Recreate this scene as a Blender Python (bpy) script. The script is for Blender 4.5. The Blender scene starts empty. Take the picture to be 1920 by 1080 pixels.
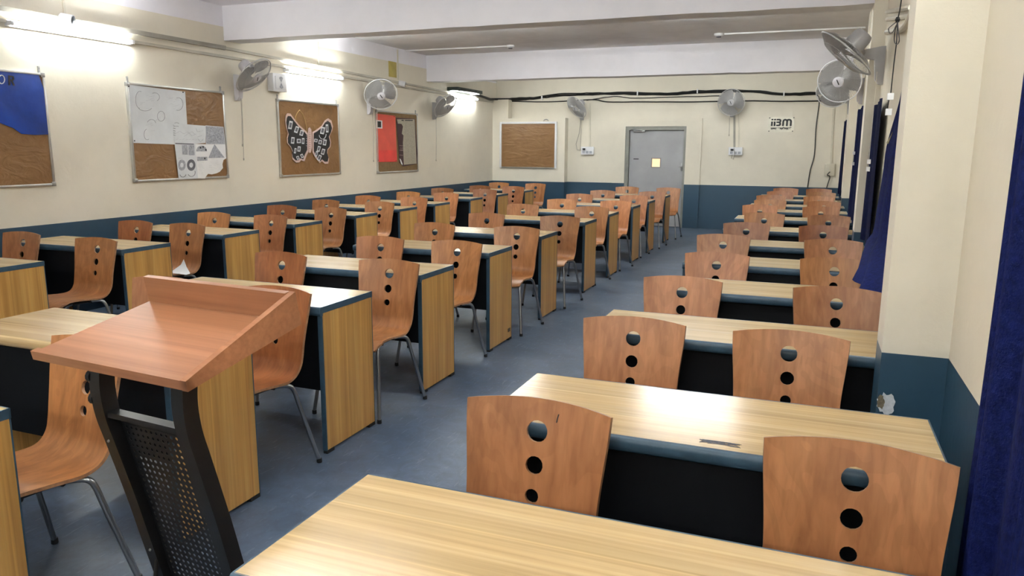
import bpy, bmesh, math, random
from mathutils import Vector, Matrix
random.seed(7)
SC = bpy.context.scene
COL = SC.collection
V = Vector

# ------------------------------------------------------------------ camera
FPX = 1411.763
YAW, PITCH, ROLL = map(math.radians, (-21.3966, 10.6009, 0.3393))
CAM = V((0, 0, 1.5148))
_F = V((math.sin(YAW) * math.cos(PITCH), math.cos(YAW) * math.cos(PITCH), -math.sin(PITCH)))
_r0 = V((math.cos(YAW), -math.sin(YAW), 0)); _u0 = _r0.cross(_F)
_R = math.cos(ROLL) * _r0 + math.sin(ROLL) * _u0
_U = -math.sin(ROLL) * _r0 + math.cos(ROLL) * _u0
cd = bpy.data.cameras.new('camera'); cam = bpy.data.objects.new('camera', cd); COL.objects.link(cam)
cd.sensor_width = 36; cd.lens = FPX / 1920 * 36; cd.clip_start = 0.05; cd.clip_end = 200
cam.matrix_world = Matrix.Translation(CAM) @ Matrix((_R, _U, -_F)).transposed().to_4x4()
SC.camera = cam
# ------------------------------------------------------------------ world, view
w = bpy.data.worlds.new('world'); SC.world = w; w.use_nodes = True
w.node_tree.nodes['Background'].inputs[0].default_value = (0.75, 0.85, 1, 1)
w.node_tree.nodes['Background'].inputs[1].default_value = 0.6
vs = SC.view_settings
vs.view_transform = 'Standard'; vs.look = 'None'; vs.gamma = 1; vs.use_curve_mapping = False
vs.exposure = 1.85
TUBE_E = 42.0          # emission of the fluorescent tubes
TUBE_C = (0.95, 1.0, 0.98)

# a survey ray: which point of a known plane does a spot of the photograph show
def _ray(u, v): return _F + _R * ((u - 960) / FPX) - _U * ((v - 540) / FPX)
def _on(u, v, ax, val):
    d = _ray(u, v); return CAM + d * ((val - CAM[ax]) / d[ax])
def onX(u, v, x): return _on(u, v, 0, x)
def onY(u, v, y): return _on(u, v, 1, y)
def onZ(u, v, z): return _on(u, v, 2, z)

XW, YW, ZC = -6.15, 14.75, 3.02       # left wall, back wall, ceiling
YF = -2.2                              # front wall behind the camera
DADO = 0.83

# ------------------------------------------------------------------ materials
def newmat(name):
    m = bpy.data.materials.new(name); m.use_nodes = True
    return m, m.node_tree.nodes, m.node_tree.links, m.node_tree.nodes['Principled BSDF']
def ramp(n, stops):
    r = n.new('ShaderNodeValToRGB'); e = r.color_ramp.elements
    while len(e) < len(stops): e.new(0.5)
    for i, (p, c) in enumerate(stops):
        e[i].position = p; e[i].color = (c[0], c[1], c[2], 1)
    return r
def coords(n, l, scale=(1, 1, 1), rnd=False):
    tc = n.new('ShaderNodeTexCoord'); mp = n.new('ShaderNodeMapping'); mp.inputs['Scale'].default_value = scale
    l.new(tc.outputs['Object'], mp.inputs['Vector'])
    if rnd:
        oi = n.new('ShaderNodeObjectInfo'); mu = n.new('ShaderNodeVectorMath'); mu.operation = 'SCALE'
        cb = n.new('ShaderNodeCombineXYZ')
        for k in range(3): l.new(oi.outputs['Random'], cb.inputs[k])
        l.new(cb.outputs[0], mu.inputs[0]); mu.inputs['Scale'].default_value = 37.0
        l.new(mu.outputs[0], mp.inputs['Location'])
    return mp
def noise(n, l, mp, scale, detail=4, rough=0.6, dist=0.0):
    t = n.new('ShaderNodeTexNoise'); t.inputs['Scale'].default_value = scale; t.inputs['Detail'].default_value = detail
    t.inputs['Roughness'].default_value = rough; t.inputs['Distortion'].default_value = dist
    l.new(mp.outputs[0], t.inputs['Vector']); return t
def bump(n, l, src, p, strength, dist):
    b = n.new('ShaderNodeBump'); b.inputs['Strength'].default_value = strength; b.inputs['Distance'].default_value = dist
    l.new(src, b.inputs['Height']); l.new(b.outputs[0], p.inputs['Normal'])
def plain(name, c, rough=0.5, metal=0.0, var=0.12, nscale=6.0, bs=0.0, bd=0.002, spec=0.5, bscale=None, scale=(1, 1, 1)):
    m, n, l, p = newmat(name)
    mp = coords(n, l, scale)
    t = noise(n, l, mp, nscale)
    r = ramp(n, [(0.3, [x * (1 - var) for x in c]), (0.7, [min(1, x * (1 + var)) for x in c])])
    l.new(t.outputs[0], r.inputs[0]); l.new(r.outputs[0], p.inputs['Base Color'])
    p.inputs['Roughness'].default_value = rough; p.inputs['Metallic'].default_value = metal
    p.inputs['Specular IOR Level'].default_value = spec
    if bs:
        t2 = noise(n, l, mp, bscale or nscale * 6, 5)
        bump(n, l, t2.outputs[0], p, bs, bd)
    return m
def mixc(n, l, a, b, fac, mode='MIX'):
    x = n.new('ShaderNodeMix'); x.data_type = 'RGBA'; x.blend_type = mode
    if isinstance(fac, (int, float)): x.inputs[0].default_value = fac
    else: l.new(fac, x.inputs[0])
    for s, i in ((a, 6), (b, 7)):
        if isinstance(s, tuple): x.inputs[i].default_value = (*s, 1)
        else: l.new(s, x.inputs[i])
    return x.outputs[2]
def plank_wood(name, axis, pw, dark, mid, light, rough=0.3, spec=0.5):
    """laminate: streaks along `axis`, strips `pw` wide across it"""
    m, n, l, p = newmat(name)
    along, across = 0.9, 26.0
    sc = {'x': (along, across, across), 'z': (across, across, along)}[axis]
    mp = coords(n, l, sc, True)
    t1 = noise(n, l, mp, 1.0, 3, 0.55, 0.6)
    mp2 = coords(n, l, tuple(s * 4 if s > 1 else s * 1.6 for s in sc), True)
    t2 = noise(n, l, mp2, 1.0, 2, 0.5)
    r1 = ramp(n, [(0.28, dark), (0.5, mid), (0.72, light)]); l.new(t1.outputs[0], r1.inputs[0])
    r2 = ramp(n, [(0.3, (0.8, 0.78, 0.74)), (0.62, (1.06, 1.05, 1.04))]); l.new(t2.outputs[0], r2.inputs[0])
    c = mixc(n, l, r1.outputs[0], r2.outputs[0], 0.55, 'MULTIPLY')
    tc = n.new('ShaderNodeTexCoord'); sx = n.new('ShaderNodeSeparateXYZ'); l.new(tc.outputs['Object'], sx.inputs[0])
    ml = n.new('ShaderNodeMath'); ml.operation = 'MULTIPLY'; ml.inputs[1].default_value = 1 / pw
    l.new(sx.outputs['Y'], ml.inputs[0])
    fr = n.new('ShaderNodeMath'); fr.operation = 'FRACT'; l.new(ml.outputs[0], fr.inputs[0])
    r3 = ramp(n, [(0.0, (0.9, 0.88, 0.84)), (0.03, (1.3, 1.3, 1.28)), (0.07, (0.9, 0.9, 0.88)), (0.5, (1.0, 1.0, 1.0)), (0.62, (1.12, 1.12, 1.1)), (1.0, (1.0, 0.99, 0.97))])
    l.new(fr.outputs[0], r3.inputs[0])
    c = mixc(n, l, c, r3.outputs[0], 0.75, 'MULTIPLY')
    l.new(c, p.inputs['Base Color']); p.inputs['Roughness'].default_value = rough; p.inputs['Specular IOR Level'].default_value = spec
    bump(n, l, t2.outputs[0], p, 0.05, 0.001)
    return m
def ply_wood(name, dark, mid, light, rough=0.3):
    """chair veneer; the object's own colour tints it"""
    m, n, l, p = newmat(name)
    mp = coords(n, l, (7, 2, 1.6), True)
    t1 = noise(n, l, mp, 1.0, 5, 0.55, 1.6)
    mp2 = coords(n, l, (60, 14, 9), True)
    t2 = noise(n, l, mp2, 1.0, 2, 0.5, 0.4)
    mp3 = coords(n, l, (2.2, 1.2, 1.2), True)
    t3 = noise(n, l, mp3, 1.0, 2, 0.5, 3.0)
    wv = n.new('ShaderNodeMath'); wv.operation = 'MULTIPLY'; wv.inputs[1].default_value = 34.0; l.new(t3.outputs[0], wv.inputs[0])
    sn = n.new('ShaderNodeMath'); sn.operation = 'SINE'; l.new(wv.outputs[0], sn.inputs[0])
    r1 = ramp(n, [(0.25, dark), (0.5, mid), (0.75, light)]); l.new(t1.outputs[0], r1.inputs[0])
    r2 = ramp(n, [(0.3, (0.86, 0.84, 0.82)), (0.6, (1.04, 1.04, 1.04))]); l.new(t2.outputs[0], r2.inputs[0])
    r3 = ramp(n, [(0.0, (0.84, 0.82, 0.8)), (0.16, (1, 1, 1)), (1, (1.03, 1.03, 1.03))]); l.new(sn.outputs[0], r3.inputs[0])
    c = mixc(n, l, r1.outputs[0], r2.outputs[0], 1.0, 'MULTIPLY')
    c = mixc(n, l, c, r3.outputs[0], 0.55, 'MULTIPLY')
    oi = n.new('ShaderNodeObjectInfo')
    c = mixc(n, l, c, oi.outputs['Color'], 1.0, 'MULTIPLY')
    l.new(c, p.inputs['Base Color']); p.inputs['Roughness'].default_value = rough
    return m
def plaster(name, c, rough=0.75, var=0.05, bs=0.25, dirt=0.1):
    m, n, l, p = newmat(name)
    mp = coords(n, l)
    t = noise(n, l, mp, 0.9, 6, 0.65); t2 = noise(n, l, mp, 24, 6, 0.7); t3 = noise(n, l, mp, 4.5, 4, 0.6, 1.0)
    r = ramp(n, [(0.3, [x * (1 - dirt) for x in c]), (0.55, c), (0.8, [min(1, x * (1 + var)) for x in c])])
    l.new(t.outputs[0], r.inputs[0]); l.new(r.outputs[0], p.inputs['Base Color'])
    p.inputs['Roughness'].default_value = rough
    ad = n.new('ShaderNodeMath'); ad.operation = 'ADD'; l.new(t2.outputs[0], ad.inputs[0]); l.new(t3.outputs[0], ad.inputs[1])
    bump(n, l, ad.outputs[0], p, bs, 0.006)
    return m
def emit(name, c, s):
    m, n, l, p = newmat(name)
    mp = coords(n, l); t = noise(n, l, mp, 2.0, 1)
    r = ramp(n, [(0.0, [x * 0.97 for x in c]), (1.0, c)]); l.new(t.outputs[0], r.inputs[0])
    l.new(r.outputs[0], p.inputs['Emission Color']); p.inputs['Emission Strength'].default_value = s
    p.inputs['Base Color'].default_value = (*c, 1)
    return m
def floor_mat():
    m, n, l, p = newmat('painted_concrete')
    mp = coords(n, l)
    t = noise(n, l, mp, 1.1, 8, 0.68, 0.8); t2 = noise(n, l, mp, 9.0, 6, 0.7, 1.2); t4 = noise(n, l, coords(n, l, (14, 3, 1)), 2.2, 4, 0.6, 2.0)
    r = ramp(n, [(0.32, (0.040, 0.064, 0.106)), (0.5, (0.066, 0.097, 0.152)), (0.7, (0.102, 0.138, 0.202))]); l.new(t.outputs[0], r.inputs[0])
    r2 = ramp(n, [(0.33, (0.6, 0.61, 0.63)), (0.64, (1.14, 1.14, 1.12))]); l.new(t2.outputs[0], r2.inputs[0])
    c = mixc(n, l, r.outputs[0], r2.outputs[0], 0.8, 'MULTIPLY')
    r4 = ramp(n, [(0.60, (0, 0, 0)), (0.68, (1, 1, 1))]); l.new(t4.outputs[0], r4.inputs[0])
    mu = n.new('ShaderNodeMath'); mu.operation = 'MULTIPLY'; mu.inputs[1].default_value = 0.35; l.new(r4.outputs[0], mu.inputs[0])
    c = mixc(n, l, c, (0.2, 0.23, 0.27), mu.outputs[0])
    l.new(c, p.inputs['Base Color'])
    rr = n.new('ShaderNodeMapRange'); rr.inputs[3].default_value = 0.34; rr.inputs[4].default_value = 0.58
    l.new(t2.outputs[0], rr.inputs[0]); l.new(rr.outputs[0], p.inputs['Roughness'])
    bump(n, l, t2.outputs[0], p, 0.12, 0.004)
    return m
def brown_paper():
    m, n, l, p = newmat('brown_paper')
    mp = coords(n, l); t = noise(n, l, mp, 5, 6, 0.6, 0.8); t2 = noise(n, l, coords(n, l, (1, 2.5, 4)), 1.6, 3, 0.5, 2.5)
    r = ramp(n, [(0.3, (0.20, 0.100, 0.034)), (0.7, (0.27, 0.142, 0.055))]); l.new(t.outputs[0], r.inputs[0])
    l.new(r.outputs[0], p.inputs['Base Color']); p.inputs['Roughness'].default_value = 0.42
    bump(n, l, t2.outputs[0], p, 0.6, 0.02)
    return m

M = {}
M['wall'] = plaster('cream_wall_paint', (0.74, 0.685, 0.575))
M['lavender'] = plaster('pale_lavender_distemper', (0.84, 0.82, 0.87), dirt=0.09)
M['ceil'] = plaster('ceiling_distemper', (0.74, 0.73, 0.745), dirt=0.2, bs=0.3)
M['dado'] = plaster('blue_oil_paint', (0.022, 0.062, 0.105), rough=0.42, bs=0.15, dirt=0.15)
M['floor'] = floor_mat()
M['top'] = plank_wood('oak_laminate_top', 'x', 0.155, (0.44, 0.295, 0.140), (0.52, 0.362, 0.178), (0.59, 0.43, 0.23), 0.2, 0.8)
M['panel'] = plank_wood('oak_laminate_panel', 'z', 0.21, (0.37, 0.182, 0.046), (0.48, 0.258, 0.073), (0.56, 0.33, 0.108), 0.36)
M['edge'] = plain('slate_blue_edge_band', (0.028, 0.063, 0.098), 0.42, var=0.25, nscale=14)
M['black_board'] = plain('black_board', (0.004, 0.0045, 0.006), 0.6, var=0.2, spec=0.18)
M['ply'] = ply_wood('beech_veneer', (0.27, 0.103, 0.036), (0.385, 0.154, 0.057), (0.47, 0.208, 0.082), 0.36)
M['ply_edge'] = plain('ply_edge', (0.30, 0.15, 0.075), 0.5, var=0.3, nscale=40)
M['chrome'] = plain('grey_chrome_tube', (0.30, 0.31, 0.33), 0.28, 0.9, var=0.1)
M['black'] = plain('black_powder_coat', (0.008, 0.008, 0.009), 0.42, var=0.2, nscale=80, bs=0.1, bd=0.0005)
M['rubber'] = plain('black_rubber', (0.012, 0.012, 0.013), 0.7)
M['cherry'] = plank_wood('cherry_laminate', 'x', 5.0, (0.28, 0.112, 0.053), (0.335, 0.143, 0.070), (0.38, 0.172, 0.088), 0.33)
M['alu'] = plain('aluminium_frame', (0.55, 0.55, 0.53), 0.35, 0.8)
M['paper'] = plain('white_paper', (0.66, 0.68, 0.70), 0.7, var=0.06, bs=0.1)
M['paper_w'] = plain('crisp_white_paper', (0.8, 0.8, 0.8), 0.7, var=0.04)
M['ink'] = plain('grey_ink', (0.13, 0.13, 0.15), 0.7)
M['ink_l'] = plain('light_grey_print', (0.36, 0.37, 0.41), 0.7, var=0.35, nscale=60)
M['ink_d'] = plain('black_ink', (0.018, 0.018, 0.02), 0.6)
M['brown'] = brown_paper()
M['cork'] = plain('brown_cork_cloth', (0.20, 0.125, 0.055), 0.8, var=0.15, nscale=30)
M['bluesheet'] = plain('glossy_blue_chart_paper', (0.008, 0.045, 0.30), 0.22, var=0.3, nscale=2.5, bs=0.3, bd=0.01, bscale=6)
M['red'] = plain('red_chart_paper', (0.66, 0.085, 0.055), 0.5, var=0.08)
M['maroon'] = plain('maroon_paper', (0.045, 0.014, 0.018), 0.5)
M['news'] = plain('aged_newsprint', (0.40, 0.36, 0.28), 0.8, var=0.25, nscale=90)
M['pink'] = plain('pale_pink_card', (0.58, 0.42, 0.38), 0.6)
M['yellow'] = plain('mustard_plate', (0.45, 0.36, 0.10), 0.6)
M['gold'] = plain('tan_ribbon', (0.45, 0.30, 0.12), 0.6)
M['white_pl'] = plain('white_plastic', (0.72, 0.72, 0.74), 0.35, var=0.05)
M['fan_grey'] = plain('fan_grey_plastic', (0.42, 0.41, 0.42), 0.35, var=0.06)
M['fan_lilac'] = plain('fan_pale_grey_plastic', (0.55, 0.53, 0.56), 0.35, var=0.06)
M['fan_blade'] = plain('smoky_fan_blade', (0.47, 0.46, 0.46), 0.3, var=0.06)
M['wire'] = plain('fan_wire', (0.50, 0.49, 0.49), 0.35, 0.3)
M['pvc'] = plain('painted_conduit', (0.62, 0.575, 0.47), 0.5, var=0.08)
M['pvc_d'] = plain('dusty_conduit', (0.33, 0.31, 0.265), 0.6, var=0.12)
M['pvc_m'] = plain('aged_conduit', (0.46, 0.43, 0.36), 0.55, var=0.1)
M['pvc_w'] = plain('white_conduit', (0.74, 0.73, 0.72), 0.45, var=0.05)
M['cable'] = plain('black_cable', (0.010, 0.010, 0.010), 0.45)
M['door'] = plain('grey_door_paint', (0.335, 0.335, 0.345), 0.45, var=0.1, nscale=2.0, bs=0.05)
M['frame_grey'] = plain('grey_frame_paint', (0.24, 0.24, 0.215), 0.5, var=0.15)
M['steel'] = plain('dull_steel', (0.42, 0.42, 0.42), 0.35, 0.85)
M['curtain'] = plain('royal_blue_velvet', (0.012, 0.022, 0.145), 0.85, var=0.35, nscale=50, bs=0.7, bd=0.006, bscale=120, spec=0.2)
M['curtain_d'] = plain('navy_velvet', (0.006, 0.011, 0.065), 0.85, var=0.3, nscale=40, bs=0.7, bd=0.006, bscale=120, spec=0.2)
M['lining'] = plain('khaki_lining', (0.22, 0.19, 0.12), 0.8)
M['pane'] = emit('lit_door_pane', (1.0, 0.60, 0.34), 0.27)
M['tube'] = emit('fluorescent_tube', TUBE_C, TUBE_E)
M['netbox'] = plain('grey_green_metal', (0.045, 0.06, 0.058), 0.45, 0.3)
M['bare'] = plain('bare_plaster', (0.55, 0.58, 0.62), 0.85, var=0.3, nscale=30, bs=0.5)
M['bare_d'] = plain('exposed_mortar', (0.16, 0.13, 0.085), 0.9, var=0.4, nscale=60, bs=0.6)
M['tan'] = plaster('cream_wall_paint_right', (0.74, 0.67, 0.54))
M['brownplate'] = plain('brown_label_plate', (0.08, 0.045, 0.015), 0.4)

# ------------------------------------------------------------------ mesh builder
class MB:
    def __init__(s): s.bm = bmesh.new()
    def face(s, pts, mi=0):
        vs_ = [s.bm.verts.new(V(p)) for p in pts]
        try: f = s.bm.faces.new(vs_); f.material_index = mi; return f
        except ValueError: return None
    def box(s, lo, hi, mi=0, mtx=None, bev=0.0):
        lo, hi = V(lo), V(hi)
        r = bmesh.ops.create_cube(s.bm, size=1.0); vv = r['verts']
        for v in vv:
            v.co = V([(lo[k] + hi[k]) / 2 + v.co[k] * (hi[k] - lo[k]) for k in range(3)])
        fs = {f for v in vv for f in v.link_faces}
        for f in fs: f.material_index = mi
        if bev:
            es = list({e for v in vv for e in v.link_edges})
            g = bmesh.ops.bevel(s.bm, geom=es, offset=bev, segments=2, affect='EDGES', profile=0.5)
            vv = list({v for f in g['faces'] for v in f.verts} | {v for v in vv if v.is_valid})
            for f in {f for v in vv for f in v.link_faces}: f.material_index = mi
        if mtx is not None:
            for v in vv: v.co = mtx @ v.co
        return s
    def tube(s, path, r, seg=8, mi=0, cap=True, closed=False):
        P = [V(p) for p in path]; n = len(P); rings = []
        prev = None
        for i, p in enumerate(P):
            if closed: t = P[(i + 1) % n] - P[(i - 1) % n]
            else: t = P[min(i + 1, n - 1)] - P[max(i - 1, 0)]
            t.normalize()
            if prev is None:
                a = t.orthogonal().normalized()
            else:
                a = prev - t * prev.dot(t)
                a = a.normalized() if a.length > 1e-6 else t.orthogonal().normalized()
            prev = a; b = t.cross(a)
            rr = r[i] if isinstance(r, (list, tuple)) else r
            rings.append([s.bm.verts.new(p + (a * math.cos(2 * math.pi * k / seg) + b * math.sin(2 * math.pi * k / seg)) * rr) for k in range(seg)])
        m = n if closed else n - 1
        for i in range(m):
            A, B = rings[i], rings[(i + 1) % n]
            for k in range(seg):
                f = s.bm.faces.new((A[k], A[(k + 1) % seg], B[(k + 1) % seg], B[k])); f.material_index = mi
        if cap and not closed:
            for R_ in (rings[0][::-1], rings[-1]):
                f = s.bm.faces.new(R_); f.material_index = mi
        return s
    def lathe(s, prof, org, axis, seg=24, mi=0):
        """prof: (distance along axis, radius)"""
        ax = V(axis).normalized(); a = ax.orthogonal().normalized(); b = ax.cross(a); rings = []
        for h, r in prof:
            rings.append([s.bm.verts.new(V(org) + ax * h + (a * math.cos(2 * math.pi * k / seg) + b * math.sin(2 * math.pi * k / seg)) * max(r, 1e-4)) for k in range(seg)])
        for A, B in zip(rings, rings[1:]):
            for k in range(seg):
                f = s.bm.faces.new((A[k], A[(k + 1) % seg], B[(k + 1) % seg], B[k])); f.material_index = mi
        for R_ in (rings[0][::-1], rings[-1]):
            f = s.bm.faces.new(R_); f.material_index = mi
        return s
    def prism(s, pts, vec, mi=0):
        vec = V(vec); A = [s.bm.verts.new(V(p)) for p in pts]; B = [s.bm.verts.new(V(p) + vec) for p in pts]
        n = len(A)
        fs = [s.bm.faces.new(A[::-1]), s.bm.faces.new(B)]
        for i in range(n): fs.append(s.bm.faces.new((A[i], A[(i + 1) % n], B[(i + 1) % n], B[i])))
        for f in fs: f.material_index = mi
        return s
    def mesh(s, name, mats, angle=35, org=None, tri=False):
        bm = s.bm
        if org is not None: bmesh.ops.translate(bm, verts=bm.verts, vec=-V(org))
        bmesh.ops.recalc_face_normals(bm, faces=bm.faces)
        me = bpy.data.meshes.new(name); bm.to_mesh(me); bm.free()
        for m in (mats if isinstance(mats, (list, tuple)) else [mats]): me.materials.append(m)
        if angle:
            for p in me.polygons: p.use_smooth = True
            me.set_sharp_from_angle(angle=math.radians(angle))
        return me
    def build(s, name, mats, parent=None, angle=35, org=None):
        if org is None and parent is not None: org = wloc(parent)
        me = s.mesh(name, mats, angle, org)
        o = bpy.data.objects.new(name, me); COL.objects.link(o)
        if parent is not None: o.parent = parent
        elif org is not None: o.location = org
        return o
def wloc(o):
    p = V(o.location)
    while o.parent: o = o.parent; p = p + V(o.location)
    return p
def tag(o, label=None, cat=None, group=None, kind=None):
    if label: o['label'] = label
    if cat: o['category'] = cat
    if group: o['group'] = group
    if kind: o['kind'] = kind
    return o
def empty(name, loc, label, cat, group=None, rz=0.0):
    o = bpy.data.objects.new(name, None); COL.objects.link(o); o.empty_display_size = 0.1
    o.location = loc; o.rotation_euler = (0, 0, rz); return tag(o, label, cat, group)
def struct(name, mb, mats, label=None, angle=0):
    o = mb.build(name, mats, angle=angle); return tag(o, label, None, None, 'structure')
def catmull(P, k=6):
    P = [V(p) for p in P]; Q = [P[0] * 2 - P[1]] + P + [P[-1] * 2 - P[-2]]; out = []
    for i in range(1, len(Q) - 2):
        a, b, c, d = Q[i - 1], Q[i], Q[i + 1], Q[i + 2]
        for j in range(k):
            t = j / k
            out.append(0.5 * ((2 * b) + (c - a) * t + (2 * a - 5 * b + 4 * c - d) * t * t + (3 * b - a - 3 * c + d) * t ** 3))
    out.append(P[-1]); return out
ORD = ['first', 'second', 'third', 'fourth', 'fifth', 'sixth', 'seventh', 'eighth', 'ninth', 'tenth', 'eleventh', 'twelfth']

# ================================================================== ROOM SHELL
XR0 = 0.472
mb = MB(); mb.box((XW - 0.2, YF - 0.2, -0.1), (0.9, YW + 0.2, 0)); struct('floor', mb, M['floor'], 'worn blue-grey painted concrete floor')
# beams and ceiling bays
b1 = onX(420, 76, XW); b2 = onX(800, 153, XW)
Y1, Z1 = b1.y, b1.z; Y2, Z2 = b2.y, b2.z
mb = MB(); mb.box((XW - 0.2, YF - 0.2, ZC), (0.9, Y1, ZC + 0.1), 0); mb.box((XW - 0.2, Y1, ZC), (0.9, YW + 0.2, ZC + 0.1), 1)
struct('ceiling', mb, [M['lavender'], M['ceil']], 'flat plastered ceiling between two deep beams')
for (y, z, nm, x1) in ((Y1, Z1, 'nearer', 0.372), (Y2, Z2, 'farther', 0.43)):
    mb = MB(); nx = 28
    # slightly wavy lower arris, as hand plastered
    low = []
    rr = random.Random(int(z * 1000))
    for i in range(nx + 1): low.append(z + rr.uniform(-0.004, 0.004))
    for i in range(nx):
        xa, xb = XW + (x1 + 0.004 - XW) * i / nx, XW + (x1 + 0.004 - XW) * (i + 1) / nx
        za, zb = low[i], low[i + 1]
        mb.face(((xa, y, za), (xb, y, zb), (xb, y, ZC), (xa, y, ZC)), 0)
        mb.face(((xa, y, za), (xa, y + 0.27, za), (xb, y + 0.27, zb), (xb, y, zb)), 1)
        mb.face(((xa, y + 0.27, za), (xa, y + 0.27, ZC), (xb, y + 0.27, ZC), (xb, y + 0.27, zb)), 1)
    bmesh.ops.remove_doubles(mb.bm, verts=mb.bm.verts, dist=1e-4)
    struct('ceiling_beam', mb, [M['lavender'], M['ceil']], nm + ' plastered concrete beam across the ceiling', angle=20)
# left wall with dado and pale band near the ceiling
mb = MB()
mb.box((XW - 0.2, YF - 0.2, 0), (XW, YW + 0.2, DADO), 1); mb.box((XW - 0.2, YF - 0.2, DADO), (XW, YW + 0.2, 2.80), 0)
mb.box((XW - 0.2, YF - 0.2, 2.80), (XW, YW + 0.2, ZC), 2)
struct('wall_left', mb, [M['wall'], M['dado'], M['lavender']], 'long cream wall with blue dado')
# front wall (behind the camera)
mb = MB(); mb.box((XW, YF - 0.2, 0), (0.9, YF, DADO), 1); mb.box((XW, YF - 0.2, DADO), (0.9, YF, ZC), 0)
struct('wall_front', mb, [M['wall'], M['dado']])
# back wall with the door opening
dTL = onY(1174, 237, YW); dTR = onY(1288, 237, YW)
dx0, dx1, dz1 = dTL.x, dTR.x, (dTL.z + dTR.z) / 2
mb = MB()
for xa, xb, za, zb in ((XW, dx0, 0, DADO), (dx1, 0.9, 0, DADO)): mb.box((xa, YW, za), (xb, YW + 0.2, zb), 1)
for xa, xb, za, zb in ((XW, dx0, DADO, ZC), (dx1, 0.9, DADO, ZC), (dx0, dx1, dz1, ZC)): mb.box((xa, YW, za), (xb, YW + 0.2, zb), 0)
mb.box((dx0, YW + 0.15, 0), (dx1, YW + 0.2, dz1), 0)
# plaster portal round the door, a hand's width proud of the wall
pTR = onY(1318, 222, YW); pTL = onY(1151, 222, YW); pd = 0.035
for xa, xb, za, zb, mi in ((dx1, pTR.x, 0, DADO, 1), (dx1, pTR.x, DADO, pTR.z, 0), (dx0, dx1, dz1, pTR.z, 0), (pTL.x, dx0, DADO, pTR.z, 0), (pTL.x, dx0, 0, DADO, 1)):
    mb.box((xa, YW - pd, za), (xb, YW, zb), mi)
# half-height boxed-out block behind the pin board, and the corner pier
k1 = onY(1060, 221, YW - 0.2)
mb.box((XW, YW - 0.2, 0), (k1.x, YW, DADO), 1); mb.box((XW, YW - 0.2, DADO), (k1.x, YW, k1.z), 0)
mb.box((XW, YW - 0.2, k1.z), (onY(953, 200, YW - 0.2).x, YW, 2.46), 0)
mb.box((onY(953, 192, YW).x, YW - 0.012, 2.385), (onY(1105, 192, YW).x, YW, 2.40), 0)
struct('wall_back', mb, [M['wall'], M['dado']], 'far cream wall with blue dado')
# right wall: bays and piers
PIERS = [(2.79, 2.985, 0.27), (Y1, Y1 + 0.25, 0.372), (9.55, 9.83, 0.485), (Y2, Y2 + 0.28, 0.43)]
BAYS = [(YF, 2.79, XR0), (2.985, Y1, XR0), (Y1 + 0.25, 9.55, 0.56), (9.83, Y2, 0.56), (Y2 + 0.28, YW, 0.50)]
mb = MB()
for ya, yb, x in BAYS:
    mb.box((x, ya, 0), (0.9, yb, DADO), 1); mb.box((x, ya, DADO), (0.9, yb, ZC), 0)
struct('wall_right', mb, [M['tan'], M['dado']], 'cream window-side wall with blue dado')
for i, (ya, yb, x) in enumerate(PIERS):
    mb = MB(); mb.box((x, ya, 0), (0.9, yb, DADO), 1); mb.box((x, ya, DADO), (0.9, yb, ZC), 0)
    p = struct('wall_pier', mb, [M['wall'], M['dado']], ('nearest' if i == 0 else ORD[i]) + ' cream pier along the window-side wall')
    if i == 0:
        # chipped patch on the dado of the nearest pier
        c = onY(1660, 757, ya - 0.004); mb = MB(); rr = random.Random(3)
        def blob(sx, sz, off, mi, dy, n=22):
            pts = []
            for k in range(n):
                a = 2 * math.pi * k / n; q = rr.uniform(0.72, 1.1)
                pts.append((c.x + off[0] + sx * q * math.cos(a), ya - dy, c.z + off[1] + sz * q * math.sin(a)))
            mb.prism(pts, (0, dy, 0), mi)
        blob(0.030, 0.042, (0.004, 0), 0, 0.004); blob(0.012, 0.026, (-0.014, 0.004), 1, 0.0052)
        o = mb.build('chipped_plaster', [M['bare'], M['bare_d']], p); o['label'] = 'white chipped patch with bare mortar'

# ---- door
root = empty('door_1', (dx0, YW, 0), 'grey painted door with a small square lit pane', 'door'); root['kind'] = 'structure'; del root['category']
fw = 0.07
mb = MB()
mb.box((dx0, YW - 0.02, 0), (dx0 + fw, YW + 0.12, dz1)); mb.box((dx1 - fw * 0.6, YW - 0.02, 0), (dx1, YW + 0.12, dz1)); mb.box((dx0 + fw, YW - 0.02, dz1 - fw), (dx1 - fw * 0.6, YW + 0.12, dz1))
fr_ = mb.build('door_frame', M['frame_grey'], root)
lx0, lx1, lz1 = dx0 + fw + 0.006, dx1 - fw * 0.6 - 0.006, dz1 - fw - 0.006
q0, q1 = onY(1222, 297.5, YW), onY(1236.5, 313, YW)
mb = MB(); ly = YW + 0.035
for a, b in (((lx0, ly, 0.01), (q0.x, ly + 0.045, lz1)), ((q1.x, ly, 0.01), (lx1, ly + 0.045, lz1)), ((q0.x, ly, 0.01), (q1.x, ly + 0.045, q1.z)), ((q0.x, ly, q0.z), (q1.x, ly + 0.045, lz1))): mb.box(a, b)
leaf = mb.build('door_leaf', M['door'], root)
mb = MB(); t = 0.016
mb.box((q0.x - t, ly - 0.008, q1.z - t), (q0.x, ly, q0.z + t)); mb.box((q1.x, ly - 0.008, q1.z - t), (q1.x + t, ly, q0.z + t)); mb.box((q0.x, ly - 0.008, q0.z), (q1.x, ly, q0.z + t)); mb.box((q0.x, ly - 0.008, q1.z - t), (q1.x, ly, q1.z))
mb.build('pane_bead', M['frame_grey'], leaf)
mb = MB(); mb.box((q0.x, ly + 0.015, q1.z), (q1.x, ly + 0.021, q0.z)); mb.build('door_pane', M['pane'], leaf)
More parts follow.
